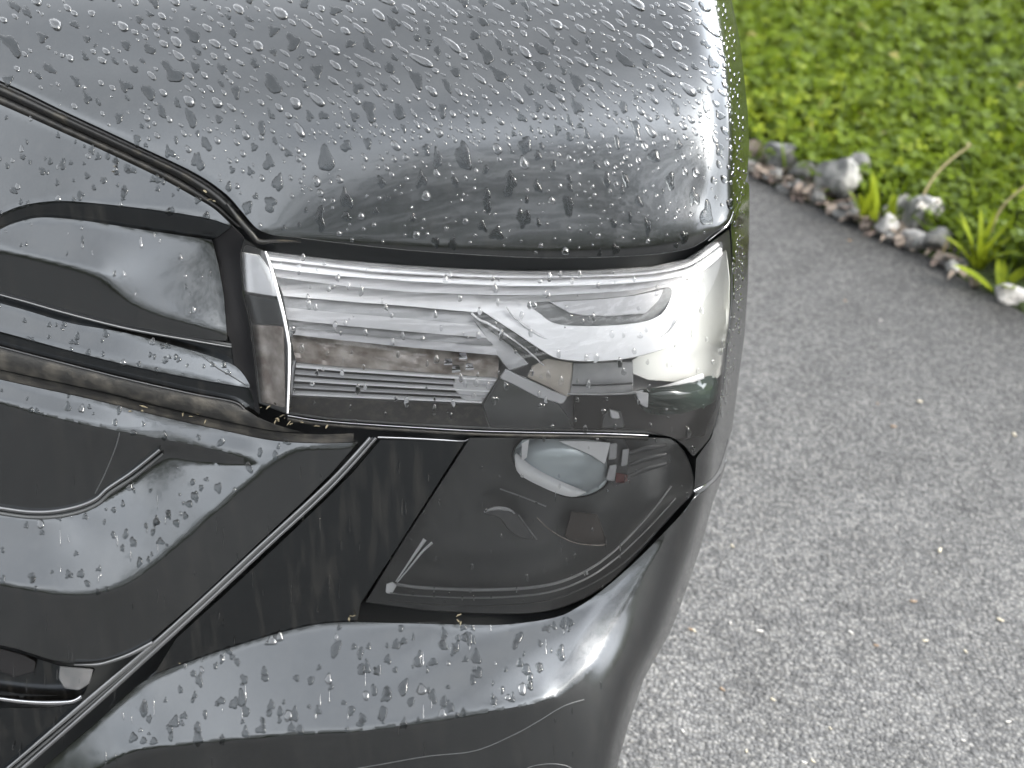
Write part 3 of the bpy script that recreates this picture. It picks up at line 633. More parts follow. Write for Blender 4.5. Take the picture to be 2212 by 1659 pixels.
# low-beam slats: chrome's bright reflections put into white and pale grey
SLT, SLB = [(640, 783), (739, 792), (880, 802), (1076, 815)], [(632, 853), (739, 858), (880, 864), (1040, 871)]
a_, b_ = resample(SLT, 40), resample(SLB, 40)
ribbon('slat_tray', a_, b_, M['dkgrey'], hl, -.06, thick=.008)
for t0, t1, mt in ((0.0, .15, 'white'), (.22, .36, 'palegrey'), (.43, .57, 'white'), (.65, .78, 'palegrey'), (.85, 1.0, 'white')):
    ribbon('reflector_slat', a_ * (1 - t0) + b_ * t0, a_ * (1 - t1) + b_ * t1, M[mt], hl, -.040, bulge=.002, thick=.012, tilt=.008)
panel('slat_end', np.array([(985, 812), (1074, 817), (1058, 845), (1040, 868), (1000, 862), (980, 836)], float), M['palegrey'], hl, step=5, lift=-.038, rim=.004, lift_fn=lambda x, y: .0012 * np.sin(y * 1.3))
line('slat_frame', [(636, 778), (632, 800), (630, 830), (628, 852)], 6, M['palegrey'], hl, -.036, .005)
for px_, py_ in ((968, 782), (1000, 770), (985, 796), (1014, 792)):
    ribbon('bulb_facet', [(px_ - 7, py_ - 8), (px_ + 7, py_ - 7)], [(px_ - 9, py_ + 9), (px_ + 10, py_ + 8)], M['mirror'], hl, -.036, bulge=.007, nx=4, ny=4)
# dark lower apron, right-hand block and side projector
ribbon('lamp_apron', [(630, 856), (739, 862), (880, 868), (1042, 875)], [(624, 890), (713, 903), (880, 914), (1056, 923)], M['grime'], hl, -.025, tilt=.02)
panel('lamp_block', np.array([(1078, 818), (1120, 835), (1206, 874), (1226, 900), (1236, 926), (1060, 922), (1044, 874)], float), M['charcoal'], hl, step=8, lift=-.03, rim=.02)
panel('lamp_block_edge', np.array([(1092, 798), (1140, 820), (1195, 846), (1225, 858), (1214, 872), (1160, 856), (1110, 830), (1080, 816)], float), M['palegrey'], hl, step=6, lift=-.028, rim=.008)
panel('side_reflector', np.array([(1150, 792), (1180, 776), (1236, 784), (1236, 850), (1222, 858), (1190, 838), (1140, 815)], float), M['amber'], hl, step=6, lift=-.05, rim=.004)
panel('lamp_shelf', np.array([(1240, 786), (1366, 782), (1366, 846), (1232, 852), (1236, 820)], float), M['midgrey'], hl, step=8, lift=-.046, rim=.008)
line('lamp_shelf_edge', [(1236, 832), (1300, 832), (1366, 828)], 4, M['charcoal'], hl, -.038, .004)
line('lamp_shelf_edge', [(1226, 851), (1300, 852), (1372, 848), (1450, 834), (1520, 812)], [4, 4, 4, 8, 12, 12], M['palegrey'], hl, -.03, .005)
panel('lamp_cavity', np.array([(1240, 856), (1368, 852), (1450, 842), (1530, 818), (1550, 830), (1545, 880), (1520, 940), (1470, 950), (1400, 930), (1240, 926)], float), M['black'], hl, step=8, lift=-.06, rim=.004)
panel('side_projector', cr_spline([(1372, 846), (1420, 838), (1480, 830), (1540, 812), (1548, 840), (1540, 868), (1480, 890), (1430, 896), (1396, 890), (1378, 870)], 4, True), M['green_lens'], hl, step=6, lift=-.034, rim=.01,
      lift_fn=lambda x, y: .02 * np.clip(1 - ((x - 1460) / 90) ** 2 - ((y - 858) / 40) ** 2, 0, 1))
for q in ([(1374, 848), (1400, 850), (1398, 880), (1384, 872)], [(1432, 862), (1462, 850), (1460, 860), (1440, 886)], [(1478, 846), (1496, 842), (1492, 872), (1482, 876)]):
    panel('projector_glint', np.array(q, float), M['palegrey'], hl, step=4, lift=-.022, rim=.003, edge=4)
panel('lamp_pillar', np.array([(1316, 884), (1340, 890), (1348, 922), (1300, 924), (1304, 900)], float), M['dkgrey'], hl, step=6, lift=-.045, rim=.006)
panel('lamp_pillar', np.array([(1318, 886), (1334, 890), (1338, 904), (1320, 902)], float), M['palegrey'], hl, step=6, lift=-.04, rim=.004)
panel('corner_reflector', np.array([(1486, 600), (1530, 580), (1568, 540), (1575, 600), (1574, 680), (1568, 760), (1560, 806), (1545, 818), (1480, 826), (1400, 820), (1366, 806), (1366, 778), (1430, 740), (1464, 716), (1482, 684), (1494, 645)], float), M['cream'], hl, step=8, lift=-.055, rim=.006, lift_fn=lambda x, y: .045 * (np.clip(x - 1490, 0, None) / 85) ** 2)
# inner flank contents
panel('flank_guide', np.array([(522, 546), (560, 552), (580, 580), (598, 632), (600, 640), (524, 628)], float), M['white'], hl, step=6, lift=-.012, rim=.004)
panel('flank_panel', np.array([(545, 702), (612, 706), (616, 880), (566, 868), (556, 790)], float), M['brown'], hl, step=6, lift=-.016, rim=.004)
panel('flank_panel', np.array([(526, 636), (602, 648), (612, 702), (545, 698)], float), M['charcoal'], hl, step=6, lift=-.014, rim=.004)
line('headlight_lower_trim', sh(LENS_B[:-3], 5), 3, M['chrome'], hl, -.001, .003)
line('headlight_lower_trim', sh(LENS_B[:-3], 12), 8, M['plastic'], hl, -.006, .006)

# ------------------------------------------------------------------ lower lamp
LL = [(1016, 946), (930, 1078), (860, 1186), (790, 1300), (921, 1318), (1060, 1325), (1164, 1322), (1234, 1304), (1303, 1267), (1373, 1202), (1425, 1142), (1470, 1092), (1496, 1062), (1494, 1020), (1478, 978), (1455, 954), (1425, 947), (1300, 945)]
llo = np.vstack([LL[:4], cr_spline(LL[4:], 5)])
ll = panel('lower_lamp', llo, M['charcoal'], car, step=16, lift=-.06, rim=.01)
panel('lens', llo, M['smoke'], ll, step=8, lift=-.001, rim=.008, roll=.8)
line('lamp_frame', [(855, 1257), (880, 1220), (905, 1184), (918, 1165)], [3, 4, 6, 9], M['white'], ll, -.012, .005)
line('lamp_frame', [(858, 1258), (885, 1226), (912, 1192), (934, 1172)], [3, 4, 5, 6], M['white'], ll, -.014, .005)
panel('lamp_frame_corner', np.array([(836, 1262), (848, 1258), (856, 1264), (846, 1282), (834, 1280)], float), M['white'], ll, step=5, lift=-.01, rim=.004, edge=4)
IN1 = [(856, 1262), (921, 1270), (1060, 1274), (1182, 1264), (1268, 1232), (1338, 1180), (1407, 1106), (1450, 1050)]
IN2 = [(842, 1281), (921, 1288), (1060, 1291), (1182, 1280), (1268, 1249), (1338, 1200), (1407, 1134), (1460, 1076)]
line('lamp_frame', IN1, [7, 7, 7, 6, 5, 4, 4], M['midgrey'], ll, -.012, .006)
line('lamp_frame', IN2, [3, 3, 4, 4, 4, 3, 3], M['midgrey'], ll, -.008, .005)
line('lamp_frame', [(x + (8 if i > 4 else 0), y + 17) for i, (x, y) in enumerate(IN2[:-1])], 3, M['dkgrey'], ll, -.006, .005)
PR = [(1112, 985), (1116, 968), (1126, 956), (1140, 950), (1230, 950), (1300, 955), (1314, 975), (1312, 1034), (1290, 1058), (1255, 1070), (1215, 1068), (1170, 1046), (1130, 1018), (1116, 1002)]
panel('projector_bowl', cr_spline([(x + (x - 1215) * .05, y + (y - 1010) * .06) for x, y in PR], 3, True), M['gloss_black'], ll, step=8, lift=-.05, rim=.008)
panel('projector_lens', cr_spline(PR, 3, True), M['mirror_blue'] if 'mirror_blue' in M else simple('projector_glass', (.50, .55, .58), .22, .2), ll, step=5, lift=-.046, rim=.006, edge=5,
      lift_fn=lambda x, y: .035 * np.sqrt(np.clip(1 - ((x - 1212) / 108) ** 2 - ((y - 1005) / 68) ** 2, 0, 1)))
ribbon('projector_rim', resample(cr_spline([(1116, 978), (1151, 1008), (1206, 1037), (1262, 1060)], 5), 24), resample(cr_spline([(1112, 984), (1119, 1022), (1173, 1053), (1217, 1070), (1246, 1073), (1266, 1063)], 5), 24), M['white'], ll, -.010, bulge=.003, tilt=.006)
ribbon('projector_rim', [(1127, 958), (1143, 949)], [(1127, 996), (1138, 988)], M['white'], ll, -.010, bulge=.003, nx=4)
panel('projector_highlight', np.array([(1208, 953), (1262, 953), (1318, 957), (1306, 1002), (1280, 984), (1240, 966)], float), M['white'], ll, step=6, lift=-.010, rim=.004)  # white piece standing in for the reflection on the projector glass
panel('projector_bracket', np.array([(1312, 950), (1345, 948), (1360, 975), (1352, 1030), (1330, 1050), (1312, 1035)], float), M['dkgrey'], ll, step=6, lift=-.03, rim=.006)
for q, mt in (([(1318, 960), (1332, 958), (1330, 990), (1316, 992)], 'palegrey'), ([(1346, 972), (1358, 970), (1354, 1004), (1342, 1006)], 'palegrey'), ([(1318, 1006), (1332, 1004), (1326, 1038), (1310, 1036)], 'palegrey'), ([(1332, 1022), (1356, 1026), (1350, 1042), (1330, 1042)], 'red')):
    panel('bracket_clip', np.array(q, float), M[mt], ll, step=5, lift=-.02, rim=.005, edge=4)
for k in range(3):
    line('reflector_fin', [(1360, 980 + 24 * k), (1400, 968 + 22 * k), (1440, 962 + 20 * k)], [9, 12, 8], M['dkgrey'], ll, -.025, .006)
panel('inner_scoop', cr_spline([(1046, 1106), (1070, 1097), (1108, 1104), (1128, 1128), (1150, 1162), (1120, 1158), (1098, 1142), (1080, 1118)], 4, True), M['dkgrey'], ll, step=5, lift=-.03, rim=.006)
line('inner_ridge', [(1046, 1106), (1070, 1098), (1100, 1101), (1112, 1110)], [3, 8, 8, 3], M['palegrey'], ll, -.024, .004)
line('inner_ridge', [(1120, 1112), (1140, 1140), (1160, 1166)], 3, M['midgrey'], ll, -.026, .003)
line('inner_ridge', [(1160, 1118), (1190, 1146), (1240, 1172), (1290, 1178), (1310, 1176)], 2.5, M['brown'], ll, -.026, .003)
line('inner_ridge', [(1080, 1056), (1130, 1074), (1180, 1094)], 3, M['midgrey'], ll, -.028, .003)
panel('inner_panel', np.array([(1235, 1106), (1290, 1112), (1310, 1172), (1270, 1176), (1220, 1160)], float), M['brown_dark'] if 'brown_dark' in M else simple('brown_panel', (.034, .028, .026), .4), ll, step=6, lift=-.04, rim=.004)
# small corner lamp at the lower left
cl = panel('fog_lamp', np.array([(-200, 1395), (0, 1400), (52, 1414), (128, 1438), (205, 1444), (180, 1500), (160, 1512), (60, 1512), (-200, 1490)], float), M['gloss_black'], car, step=10, lift=-.02)
panel('fog_reflector', np.array([(130, 1440), (200, 1446), (192, 1476), (170, 1490), (140, 1486), (128, 1466)], float), M['dkgrey'], cl, step=6, lift=-.01, rim=.004)
panel('fog_reflector', np.array([(0, 1402), (50, 1416), (76, 1430), (72, 1450), (30, 1462), (0, 1450), (-60, 1440), (-60, 1396)], float), M['black'], cl, step=6, lift=-.012, rim=.004)
line('fog_trim', [(-120, 1492), (0, 1510), (60, 1517), (110, 1519), (156, 1516), (176, 1505)], [8, 8, 9, 9, 10, 8], M['chrome'], cl, 0, .008)

# ================================================================== RAIN DROPS on the car
def build_drops(name, specs, mat, label):
    verts, faces = [], []; NA = 18
    for (x, y, ln_, wd, ang, h, irr) in specs:
        c, s = math.cos(ang), math.sin(ang); ph = rng.uniform(0, 6.28, 3); am = irr * rng.uniform(.3, 1, 3)
        th = np.arange(NA) / NA * 2 * math.pi
        rad = 1 + am[0] * np.cos(2 * th + ph[0]) * .5 + am[1] * np.cos(3 * th + ph[1]) * .6 + am[2] * np.cos(5 * th + ph[2]) * .35
        tail = 1 + .25 * np.cos(th)
        dx, dy = ln_ / 2 * np.cos(th) * rad, wd / 2 * np.sin(th) * rad * tail
        b0 = len(verts)
        nn = surf_n(np.array([x]), np.array([y]))[0]
        for k, (f, hh) in enumerate(((1.0, -.0004), (1.0, .12), (.86, .55), (.55, .88))):
            qx = x + (dx * c - dy * s) * f; qy = y + (dx * s + dy * c) * f
            P = surf(qx, qy) + nn * (hh * h if k else -.0004)
            verts += list(P)
        verts.append(surf(np.array([x]), np.array([y]))[0] + nn * h)
        for k in range(3):
            for i in range(NA):
                j = (i + 1) % NA; faces.append((b0 + k * NA + j, b0 + k * NA + i, b0 + (k + 1) * NA + i, b0 + (k + 1) * NA + j))
        top = b0 + 4 * NA
        for i in range(NA): faces.append((b0 + 3 * NA + (i + 1) % NA, b0 + 3 * NA + i, top))
    o = link_mesh(name, verts, faces, mat); tag(o, label, 'rain drops', kind='stuff'); return o
def scatter(poly, n, excl=()):
    poly = np.asarray(poly, float); lo, hi = poly.min(0), poly.max(0); out = []
    while len(out) < n:
        p = rng.uniform(lo, hi, (n * 2, 2)); ok = inside(poly, p[:, 0], p[:, 1]) & (p[:, 0] > -60) & (p[:, 1] > -60) & (p[:, 1] < 1720)
        out += list(p[ok])
    return out[:n]
MMPX = 1.6 * KPX
drops, films = [], []
hood_in = [p for p in scatter(hood_out, 14000) if np.interp(p[0], hood_edge[:, 0], hood_edge[:, 1]) - p[1] > 8 and np.interp(p[1], SIL[:, 1], SIL[:, 0]) - p[0] > 40]
placed = np.zeros((0, 3))
def free(x, y, r):
    global placed
    if len(placed) and (((placed[:, 0] - x) ** 2 + (placed[:, 1] - y) ** 2) < (placed[:, 2] + r) ** 2).any(): return False
    placed = np.vstack([placed, (x, y, r)]); return True
for x, y in hood_in[:900]:
    if (y < 80 and x > 1150) or rng.random() > .42: continue
    sz = float(np.clip(rng.lognormal(math.log(15), .35), 8, 30)); el = rng.uniform(1.1, 2.3); a_ = R(48 + 38 * np.clip((y - 150) / 250, 0, 1))
    if free(x, y, sz * (.5 + .2 * el)): films.append((x, y, sz * el, sz, a_, .0010, .5))
for x, y in hood_in[900:]:
    if y > 300 and rng.random() < np.interp(y, [280, 380], [0, .78]): continue
    dens = np.clip((x - 250) / 900, 0, 1) * np.clip((430 - y) / 330 + .4, .35, 1) + .10
    if rng.random() > dens: continue
    up_ = np.clip((460 - y) / 300, 0, 1)
    sz = float(np.clip(rng.lognormal(math.log(7.0 + 2.6 * up_), .5), 3.6, 22))
    el = 1.15 + up_ * rng.uniform(.5, 2.9) * np.clip((x - 50) / 800, .2, 1)
    if free(x, y, sz * (.42 + .22 * el)):
        drops.append((x, y, sz * el, sz, R(36 + 42 * (1 - up_) + rng.normal(0, 5)), sz * MMPX * rng.uniform(.30, .46), .09))
for _ in range(300):
    y = rng.uniform(-40, 470); x = np.interp(y, SIL[:, 1], SIL[:, 0]) - rng.uniform(7, 40); s_ = rng.uniform(4, 9)
    if free(x, y, s_ * .7): drops.append((x, y, s_ * rng.uniform(1.1, 1.9), s_, R(80), s_ * MMPX * .28, .08))
def front_scatter(poly, n, s0, s1, vert=1.5, film=.5, irr=.4):
    for x, y in scatter(poly, n):
        sz = rng.uniform(s0, s1)
        if rng.random() < film: films.append((x, y, sz * rng.uniform(1, vert), sz, R(90 + rng.normal(0, 8)), .0010, irr))
        else: drops.append((x, y, sz * rng.uniform(1, vert), sz, R(90 + rng.normal(0, 6)), sz * MMPX * .22, .2))
sq = lambda p: np.array(p, float)
front_scatter(nose, 75, 5, 14, 1.8, .92)
front_scatter(np.vstack([cr_spline(C_T, 6), cr_spline(C_B, 6)[::-1]]), 40, 5, 13, 1.7, .93)
front_scatter(sq(E_LIGHT), 120, 5, 15, 1.8, .93)
films = [f for f in films if not inside(sq(INTAKE), np.array([f[0]]), np.array([f[1]]))[0]]; drops = [f for f in drops if not inside(sq(INTAKE), np.array([f[0]]), np.array([f[1]]))[0]]
front_scatter(np.array(F_T[3:] + F_B[::-1][:-2]), 190, 6, 20, 2.0, .93, .38)
front_scatter(np.array(BAND_B[2:] + [(480, 620), (424, 690), (285, 640), (222, 580), (0, 520)]), 26, 3, 7, 4, .5)
for _ in range(120):      # thin vertical runs on the dark faces
    x, y = rng.uniform(0, 1500), rng.uniform(1000, 1659)
    if x < np.interp(y, SIL[:, 1], SIL[:, 0]) - 30: drops.append((x, y, rng.uniform(10, 40), rng.uniform(2, 3.5), R(90), .0004, .1))
for _ in range(110):
    y = rng.uniform(480, 900); x = np.interp(y, SIL[:, 1], SIL[:, 0]) - rng.uniform(9, 32); s_ = rng.uniform(3.5, 7); drops.append((x, y, s_ * rng.uniform(1.1, 1.9), s_, R(88), s_ * MMPX * .26, .08))
for x, y in scatter(np.array(LENS), 170):
    s_ = rng.uniform(4, 12); drops.append((x, y, s_ * rng.uniform(1, 2.4), s_, R(90), s_ * MMPX * .28, .2))
for x, y in scatter(llo, 45):
    s_ = rng.uniform(3, 7); drops.append((x, y, s_ * rng.uniform(1, 2.4), s_, R(90), s_ * MMPX * .25, .2))
def dflank(f): return np.interp(f[1], [p[1] for p in F_B[::-1][:7]], [p[0] for p in F_B[::-1][:7]]) - f[0]
drops = [f for f in drops if not (f[1] > 1100 and -40 < dflank(f) < 55)]; films = [f for f in films if not (f[1] > 1100 and -60 < dflank(f) < 75)]
build_drops('water_drops', drops, M['water'], 'clear rain drops beaded all over the bonnet, lamp and bumper')
build_drops('water_patches', films, M['film'], 'flat irregular patches of rain water drying on the paint')

# ================================================================== VERGE: stones, litter, plants, grass
def stone_mat(name, c0, c1):
    return noise_col(simple(name, c0, .8), c0, c1, 25, .35, .65, 7, bump=.9, bscale=70, bdist=.006)
SM = {'grey': stone_mat('grey_stone', (.0450, .0473, .0495), (.1425, .1425, .1387)), 'pale': stone_mat('pale_stone', (.12, .12, .12), (.34, .335, .33)),
      'beige': stone_mat('beige_stone', (.1200, .0938, .0750), (.2250, .1875, .1613)), 'streak': stone_mat('streaked_stone', (.0525, .0547, .0547), (.2475, .2475, .2363))}
def make_stone(px, py, w, h, mat, label, seed, flat=.6, rot=0):
    rs = np.random.default_rng(seed); base = ground(px, py + h * .35, .0); sc_ = np.linalg.norm(base - CAM) * KPX
    bm = bmesh.new(); bmesh.ops.create_icosphere(bm, subdivisions=3, radius=1)
    pl = [(Vector(rs.normal(0, 1, 3)).normalized(), rs.uniform(.55, .9)) for _ in range(11)]
    for v_ in bm.verts:
        p = v_.co.copy()
        for n_, d_ in pl:
            k = p.dot(n_) - d_
            if k > 0: p -= n_ * k
        v_.co = p * (1 + .05 * math.sin(7 * p.x + seed) * math.sin(6 * p.y + 2 * seed))
    M_ = Matrix.Rotation(R(rot), 4, 'Z') @ Matrix.Diagonal((w * sc_ * .72, w * sc_ * .5, h * sc_ * flat * 1.25, 1)); bmesh.ops.transform(bm, matrix=M_, verts=bm.verts)
    me = bpy.data.meshes.new('edging_stone'); bm.to_mesh(me); bm.free(); me.materials.append(SM[mat])
    me.polygons.foreach_set('use_smooth', [True] * len(me.polygons)); me.set_sharp_from_angle(angle=R(22))
    o = bpy.data.objects.new('edging_stone', me); COL.objects.link(o); o.location = (base[0], base[1], h * sc_ * flat * .85)
    return tag(o, label, 'stone', 'stones edging the driveway')
for k, a in enumerate([
    (1640, 322, 78, 30, 'beige', 'flat beige stone beside the car corner, first of the edging row', .6, -25),
    (1690, 350, 72, 42, 'grey', 'blue-grey stone sloping down right behind the brown leaf litter', .8, -30),
    (1732, 380, 56, 34, 'streak', 'speckled grey stone in front of a pinkish stone near the car', .7, -20),
    (1778, 372, 50, 22, 'beige', 'pinkish beige stone against the grass above the leaf litter', .6, 10),
    (1806, 414, 84, 56, 'streak', 'large grey stone with white streak left of the broad grass tuft', .9, -35),
    (1845, 402, 52, 46, 'grey', 'upright rounded grey stone touching the left grass tuft', 1.0, 20),
    (1836, 462, 60, 26, 'grey', 'low grey stone at the asphalt edge left of the grass tuft', .6, -30),
    (1912, 498, 42, 32, 'pale', 'small white stone at the asphalt between the two grass tufts', .8, 0),
    (1942, 470, 56, 44, 'pale', 'pale stone just right of the grass tufts', .8, -20),
    (1990, 484, 72, 54, 'streak', 'big pale grey stone below the white clover flower', .8, 15),
    (1974, 520, 58, 30, 'pale', 'white oval stone lying at the asphalt edge', .7, -25),
    (2020, 528, 56, 44, 'grey', 'dull grey stone beside the pale dry stalk', .7, 30),
    (2084, 552, 40, 22, 'grey', 'small grey stone half hidden by the right leafy weed', .7, 0),
    (2176, 640, 62, 28, 'pale', 'mottled pale stone at the right end of the row', .6, -20)]):
    k_ = .95; make_stone(a[0], a[1], a[2] * k_, a[3] * k_, *a[4:6], seed=31 + k * 7, flat=a[6], rot=a[7])

for k in range(26):
    x = 1622 + k * 19 + rng.normal(0, 5); y = np.interp(x, [p[0] for p in EDGE_PX], [p[1] for p in EDGE_PX]) - rng.uniform(0, 26)
    o = make_stone(x, y, rng.uniform(18, 36), rng.uniform(10, 20), ['grey', 'beige', 'grey', 'streak'][k % 4], 'small broken stone packed between the larger edging stones', 300 + k, .8, rng.uniform(0, 90)); o['group'] = 'small broken stones in the edging row'

def leafy(n_seg, L_, W_, bend, lean, az, base, twist=0, cup=.25):
    """one blade as a folded strip: returns verts, faces"""
    vs_, fs_ = [], []; ca, sa = math.cos(az), math.sin(az); x = z = 0; a = lean
    for i in range(n_seg + 1):
        t_ = i / n_seg; w = W_ * (math.sin(math.pi * min(1, .12 + t_ * .88)) ** .7 if i < n_seg else 0.02)
        for s_ in (-1, 0, 1):
            lx, ly, lz = x, s_ * w / 2, z + abs(s_) * w * cup
            vs_.append((base[0] + lx * ca - ly * sa, base[1] + lx * sa + ly * ca, base[2] + lz))
        x += L_ / n_seg * math.sin(a); z += L_ / n_seg * math.cos(a); a += bend / n_seg
    for i in range(n_seg):
        for s_ in (0, 1): fs_.append((i * 3 + s_, i * 3 + s_ + 1, i * 3 + s_ + 4, i * 3 + s_ + 3))
    return vs_, fs_
def merge(parts):
    V, F = [], []
    for v_, f_ in parts:
        o = len(V); V += v_; F += [tuple(i + o for i in f) for f in f_]
    return V, F
def leaf_mat(name, c0, c1, trans=.25):
    m = simple(name, c0, .6, Specular_IOR_Level=.08); noise_col(m, c0, c1, 30, .3, .7, 3, obj=False)
    t = m.node_tree; b = t.nodes['Principled BSDF']; ms = N(t, 'ShaderNodeMixShader'); tl = N(t, 'ShaderNodeBsdfTranslucent')
    tl.inputs[0].default_value = (*[min(1, c * 1.6) for c in c1], 1); ms.inputs[0].default_value = trans
    t.links.new(b.outputs[0], ms.inputs[1]); t.links.new(tl.outputs[0], ms.inputs[2]); t.links.new(ms.outputs[0], t.nodes['Material Output'].inputs[0])
    return m
GM = [leaf_mat('leaf_green', (.034, .058, .002), (.080, .115, .004)), leaf_mat('leaf_bright', (.085, .115, .006), (.135, .165, .010)), leaf_mat('leaf_bluegreen', (.032, .055, .010), (.065, .092, .018)), leaf_mat('leaf_straw', (.14, .13, .04), (.22, .19, .07))]
def plant(name, px, py, blades, label, cat, mat, seed):
    rs = np.random.default_rng(seed); b0 = ground(px, py); root = empty(name, b0, label, cat)
    for (L_, W_, lean, bend, az) in blades:
        v_, f_ = leafy(7, L_, W_, bend, lean, az, (b0[0] + rs.normal(0, .006), b0[1] + rs.normal(0, .006), 0))
        link_mesh('leaf', v_, f_, mat, root)
    return root
plant('grass_tuft', 1872, 492, [(.14, .026, .12, .35, 1.9), (.13, .026, .05, -.3, .4), (.11, .022, .3, .5, 3.0), (.12, .022, .1, .3, 5), (.10, .022, .2, .4, 4)], 'tall broad-bladed grass tuft standing between the edging stones', 'grass tuft', GM[1], 3)
plant('grass_tuft', 1912, 505, [(.10, .024, .15, .4, .6), (.095, .022, .25, .5, 1.4), (.08, .02, .4, .6, 5.5)], 'shorter bright grass tuft right of the taller one', 'grass tuft', GM[1], 4)
plant('leafy_weed', 2108, 590, [(.15, .014, .25, .5, a_) for a_ in (0.2, .9, 1.6, 2.3, 3.0, 4.2, 5.3)] + [(.12, .018, .5, .8, a_) for a_ in (.5, 2.7, 5.8)], 'fan-shaped bright green weed at the asphalt edge on the right', 'weed', GM[1], 5)
plant('leafy_weed', 2160, 632, [(.11, .03, .9, .3, a_) for a_ in (.3, 2.9, 4.6)] + [(.08, .026, .6, .5, 1.5)], 'low broad-leaved weed beside the rightmost stone', 'weed', GM[1], 6)
M['straw'] = simple('dry_stalk', (.24, .20, .11), .7); M['petal'] = simple('white_petal', (.50, .48, .45), .6)
def stalk(name, p0, p1, r0, label, cat, head=None, z0=.05, z1=.12, bow=.02):
    a = Vector(ground(*p0, z0)); b_ = Vector(ground(*p1, z1))
    root = empty(name, a, label, cat); NS = 8; V, F = [], []
    d_ = (b_ - a); sd_ = d_.cross(Vector((0, 1, 0))).normalized(); up2 = d_.cross(sd_).normalized()
    for i in range(NS + 1):
        t_ = i / NS; c_ = a + d_ * t_ + sd_ * bow * math.sin(math.pi * t_); rr = r0 * (1 - .35 * t_)
        for k in range(6): V.append(c_ + (sd_ * math.cos(k * math.pi / 3) + up2 * math.sin(k * math.pi / 3)) * rr)
    for i in range(NS):
        for k in range(6): F.append((i * 6 + k, i * 6 + (k + 1) % 6, (i + 1) * 6 + (k + 1) % 6, (i + 1) * 6 + k))
    link_mesh('stem', V, F, M['straw'] if head != 'flower' else GM[0], root)
    if head:
        P_ = []; n_ = 26 if head == 'flower' else 8
        for i in range(n_):
            az = i * 2.4; le = .2 + 1.5 * (i / n_); P_.append(leafy(2, .013 if head == 'flower' else .010, .005, .4, le, az, tuple(b_)))
        v_, f_ = merge(P_); link_mesh('flower_head' if head == 'flower' else 'seed_head', v_, f_, M['petal'] if head == 'flower' else M['straw'], root)
    return root
stalk('dandelion_stalk', (1982, 452), (2093, 316), .0035, 'long dry dandelion stalk leaning up right over the grass', 'stalk', 'bud', .05, .20)
stalk('dandelion_stalk', (2138, 516), (2222, 396), .0035, 'dry stalk at the right edge leaning out of view', 'stalk', None, .05, .20)
stalk('dry_stalk', (2036, 562), (2048, 516), .004, 'short pale dry stalk standing at the asphalt edge', 'stalk', None, .0, .06, .004)
stalk('clover_flower', (2010, 482), (2024, 438), .002, 'white clover flower above the big pale stone', 'flower', 'flower')
stalk('clover_flower', (1988, 470), (1990, 448), .002, 'small white clover bud left of the white flower', 'flower', 'flower')

# dead leaves among the stones
LM = [simple('dead_leaf', (.075, .055, .045), .8), simple('dead_leaf_pale', (.16, .13, .105), .8), simple('dead_leaf_dark', (.05, .036, .03), .8)]
parts = {0: [], 1: [], 2: []}
for _ in range(230):
    t_ = rng.uniform(0, 1); k = int(rng.integers(0, 3)); x = 1622 + t_ * 450; y = np.interp(x, [p[0] for p in EDGE_PX], [p[1] for p in EDGE_PX]) - rng.uniform(-2, 30 if x < 1850 else 18)
    b0 = ground(x, y); parts[k].append(leafy(3, rng.uniform(.02, .055), rng.uniform(.008, .02), rng.uniform(-.6, .8), rng.uniform(1.1, 1.7), rng.uniform(0, 6.28), (b0[0], b0[1], rng.uniform(.004, .022))))
ll_parts = merge(parts[0] + parts[1] + parts[2])
o = link_mesh('leaf_litter', *ll_parts, LM[0]); o.data.materials.append(LM[1]); o.data.materials.append(LM[2])
cnts = [len(parts[k]) * 6 for k in range(3)]
o.data.polygons.foreach_set('material_index', sum([[k] * c for k, c in enumerate(cnts)], [])); tag(o, 'brown dead leaves lying between the edging stones', 'leaf litter', kind='stuff')

